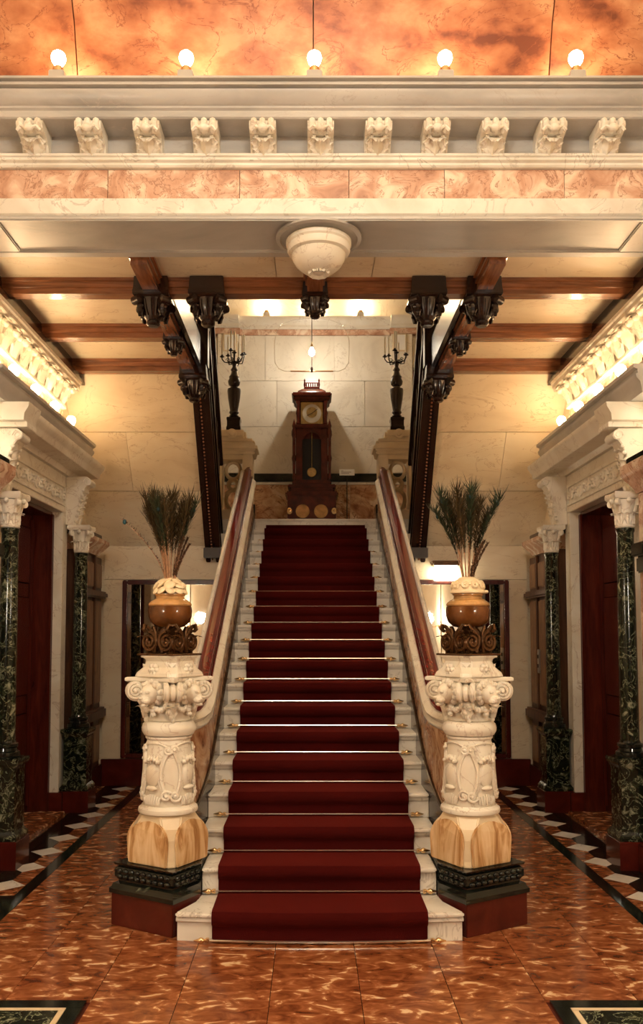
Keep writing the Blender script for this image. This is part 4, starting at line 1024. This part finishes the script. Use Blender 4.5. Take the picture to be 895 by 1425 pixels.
for an, L_ in ((.9, .10), (-2.0, .075)): MB().tube([(0, -.166, 1.63), (L_ * math.sin(an), -.166, 1.63 + L_ * math.cos(an))], .004, 5).build('clock_hand', 'dark_void', dl)
for x in (-.19, .19): MB().lathe([(.02, 1.47), (.03, 1.49), (.02, 1.52), (.025, 1.6), (.032, 1.63), (.02, 1.68), (.026, 1.75), (.034, 1.78), (.034, 1.80)], 14, T(x, -.165, 0)).build('hood_column', W_, ck)
kb(-.25, .25, -.20, .20, 1.80, 1.86, 'hood_cornice', bev=.015); kb(-.275, .275, -.225, .21, 1.86, 1.915, 'hood_cornice', bev=.015)
MB().sweep([[(-a, -b, z), (a, -b, z), (a, b * .9, z), (-a, b * .9, z)] for a, b, z in ((.20, .16, 1.915), (.19, .15, 1.95), (.14, .11, 1.985), (.11, .09, 2.0))]).build('pediment', W_, ck)
kb(-.11, .11, -.09, .08, 2.0, 2.03, 'gallery_base', bev=.006)
for k in range(6): MB().lathe([(.006, 2.03), (.011, 2.05), (.006, 2.075)], 8, T(-.075 + .03 * k, -.075, 0)).build('gallery_spindle', W_, ck)
kb(-.095, .095, -.083, -.067, 2.075, 2.09, 'gallery_rail', bev=.004)
for x in (-.10, .10): MB().lathe([(.012, 2.03), (.016, 2.06), (.010, 2.10), (.014, 2.12), (.0005, 2.15)], 10, T(x, -.075, 0)).build('finial', W_, ck)

sg = thing('notice_stand', 'small white notice card on a thin dark stand beside the clock', 'sign', (.44, 11.55, LAND_Z))
MB().lathe([(.09, 0), (.09, .012), (.012, .02)], 18).build('foot', 'dark_wood', sg); MB().tube([(0, 0, .015), (0, 0, .80)], .007, 8).build('pole', 'dark_wood', sg)
MB().box(-.105, .105, -.012, 0, .775, .86, T(0, 0, 0, 0, 0)).build('card', 'white_card', sg, bevel=.002)
mb = MB()
for k, (a, b) in enumerate(((-.08, -.05), (-.08, .06), (-.08, .03))): mb.box(a, b, -.0135, -.012, .835 - k * .018, .840 - k * .018)
mb.build('printed_lines', 'mahogany', sg)

# pendant lamp in front of the clock wall
pl = thing('hanging_lamp', 'slender hanging lamp with crossbar and glowing bulb over the clock', 'lamp', (-.045, 11.3, 5.29))
MB().tube([(0, 0, 0), (0, 0, 1.61)], .006, 8).build('rod', 'dark_wood', pl)
MB().tube([(-.29, 0, .005), (.29, 0, .005)], .010, 8).build('crossbar', 'brass', pl)
MB().lathe([(.012, -.01), (.018, 0), (.018, .05), (.008, .07)], 12).build('hub', 'dark_wood', pl)
MB().lathe([(.04, 1.60), (.05, 1.595), (.03, 1.57), (.008, 1.56)], 16).build('ceiling_rose', 'dark_wood', pl)
for s in (-1, 1):
    P = [(s * .29, 0, .005), (s * .36, 0, .0), (s * .45, 0, .04), (s * .50, 0, .12), (s * .51, 0, .25), (s * .51, 0, .42), (s * .48, 0, .56), (s * .40, 0, .66), (s * .25, 0, .72), (s * .006, 0, .74)]
    MB().tube(P, .0035, 6).build('wire_hoop', 'steel', pl)
MB().lathe([(.014, .315), (.02, .30), (.034, .275), (.04, .25), (.034, .222), (.018, .205), (.0005, .20)], 16, T(.0, -.05, 0)).build('bulb', 'bulb_pendant', pl)
MB().lathe([(.008, .37), (.016, .35), (.016, .315), (.01, .312)], 12, T(.0, -.05, 0)).build('socket', 'brass', pl)
MB().tube([(0, 0, .40), (0, -.05, .40), (0, -.05, .365)], .005, 6).build('socket_arm', 'brass', pl)
for k, x in enumerate((-.70, -.02, .66)):
    bulb_lamp(x, 11.965, 6.29 - .0, ORD[2 - k] + ' glowing bulb over the landing wall, counted from the lantern side', 'bulbs on the landing cornice', 'bulb_up', .042)

# wall lantern and switch plate on the right
ln = thing('wall_lantern', 'lit box-shaped wall lantern with bronze top above the mirror', 'lamp', (1.50, 9.80, 2.34))
B(-.13, .13, -.16, -.02, 0, .17).build('glass_shade', 'lantern_glass', ln, bevel=.01)
B(-.15, .15, -.18, 0, .172, .20).build('top_plate', 'bronze', ln, bevel=.006); B(-.17, .17, -.19, 0, .20, .225).build('top_plate', 'bronze', ln, bevel=.006)
B(-.12, .12, -.02, 0, 0, .17).build('back_plate', 'bronze', ln)
sp = thing('switch_plate', 'narrow metal plate on the brown panelling near the lantern', 'plate', (2.45, 9.30, 1.30))
B(-.012, .004, -.035, .035, 0, .26).build('plate', 'plate_metal', sp, bevel=.003)
for k in range(2): B(-.02, -.012, -.012, .012, .06 + .1 * k, .10 + .1 * k).build('switch_button', 'dark_void', sp, bevel=.002)

# ================================================================== HALL LAMPS (out of view: sconces known from the mirrors, chandelier added for front light)
for s, yy in ((-1, 2.0), (1, 2.0)):
    t = thing('globe_sconce', 'white glass globe sconce on the hall wall before the stair', 'lamp', (s * 2.62, yy, 1.9), 'globe sconces of the entrance hall')
    MB().lathe([(.0005, -.005), (.09, 0), (.08, .02), (.04, .04), (.0005, .045)], 18, T(0, 0, 0, 0, 0, -s * PI / 2)).build('wall_rose', 'brass', t)
    MB().tube([(-s * .03, 0, 0), (-s * .12, 0, -.03), (-s * .22, 0, -.02), (-s * .26, 0, .03)], .012, 8).build('arm', 'brass', t)
    MB().lathe([(.02, .02), (.05, .035), (.05, .05), (.02, .055)], 16, T(-s * .26, 0, 0)).build('gallery_ring', 'brass', t)
    MB().ell((-s * .26, 0, .155), (.11, .11, .11), 20, 14).build('globe', 'globe_glass', t)
ch = thing('fill_chandelier', 'brass fill lamp with eight glass globes, added out of view high in the hall', 'fill_chandelier', (0, 1.2, 5.3))  # added out of view to light the entablature, newels and stair
MB().lathe([(.06, 1.6), (.06, 1.57), (.012, 1.54), (.012, .5), (.05, .42), (.08, .3), (.05, .15), (.07, .08), (.03, -.02), (.0005, -.08)], 18).build('stem', 'brass', ch)
for k in range(8):
    a = 2 * PI * k / 8; d = Vector((math.cos(a), math.sin(a), 0))
    MB().tube([d * .05 + Vector((0, 0, .2)), d * .3 + Vector((0, 0, .0)), d * .55 + Vector((0, 0, .02)), d * .65 + Vector((0, 0, .14))], .014, 8).build('arm', 'brass', ch)
    MB().ell(tuple(d * .65 + Vector((0, 0, .24))), (.09, .09, .10), 16, 10).build('globe', 'fill_chandelier_glass', ch)
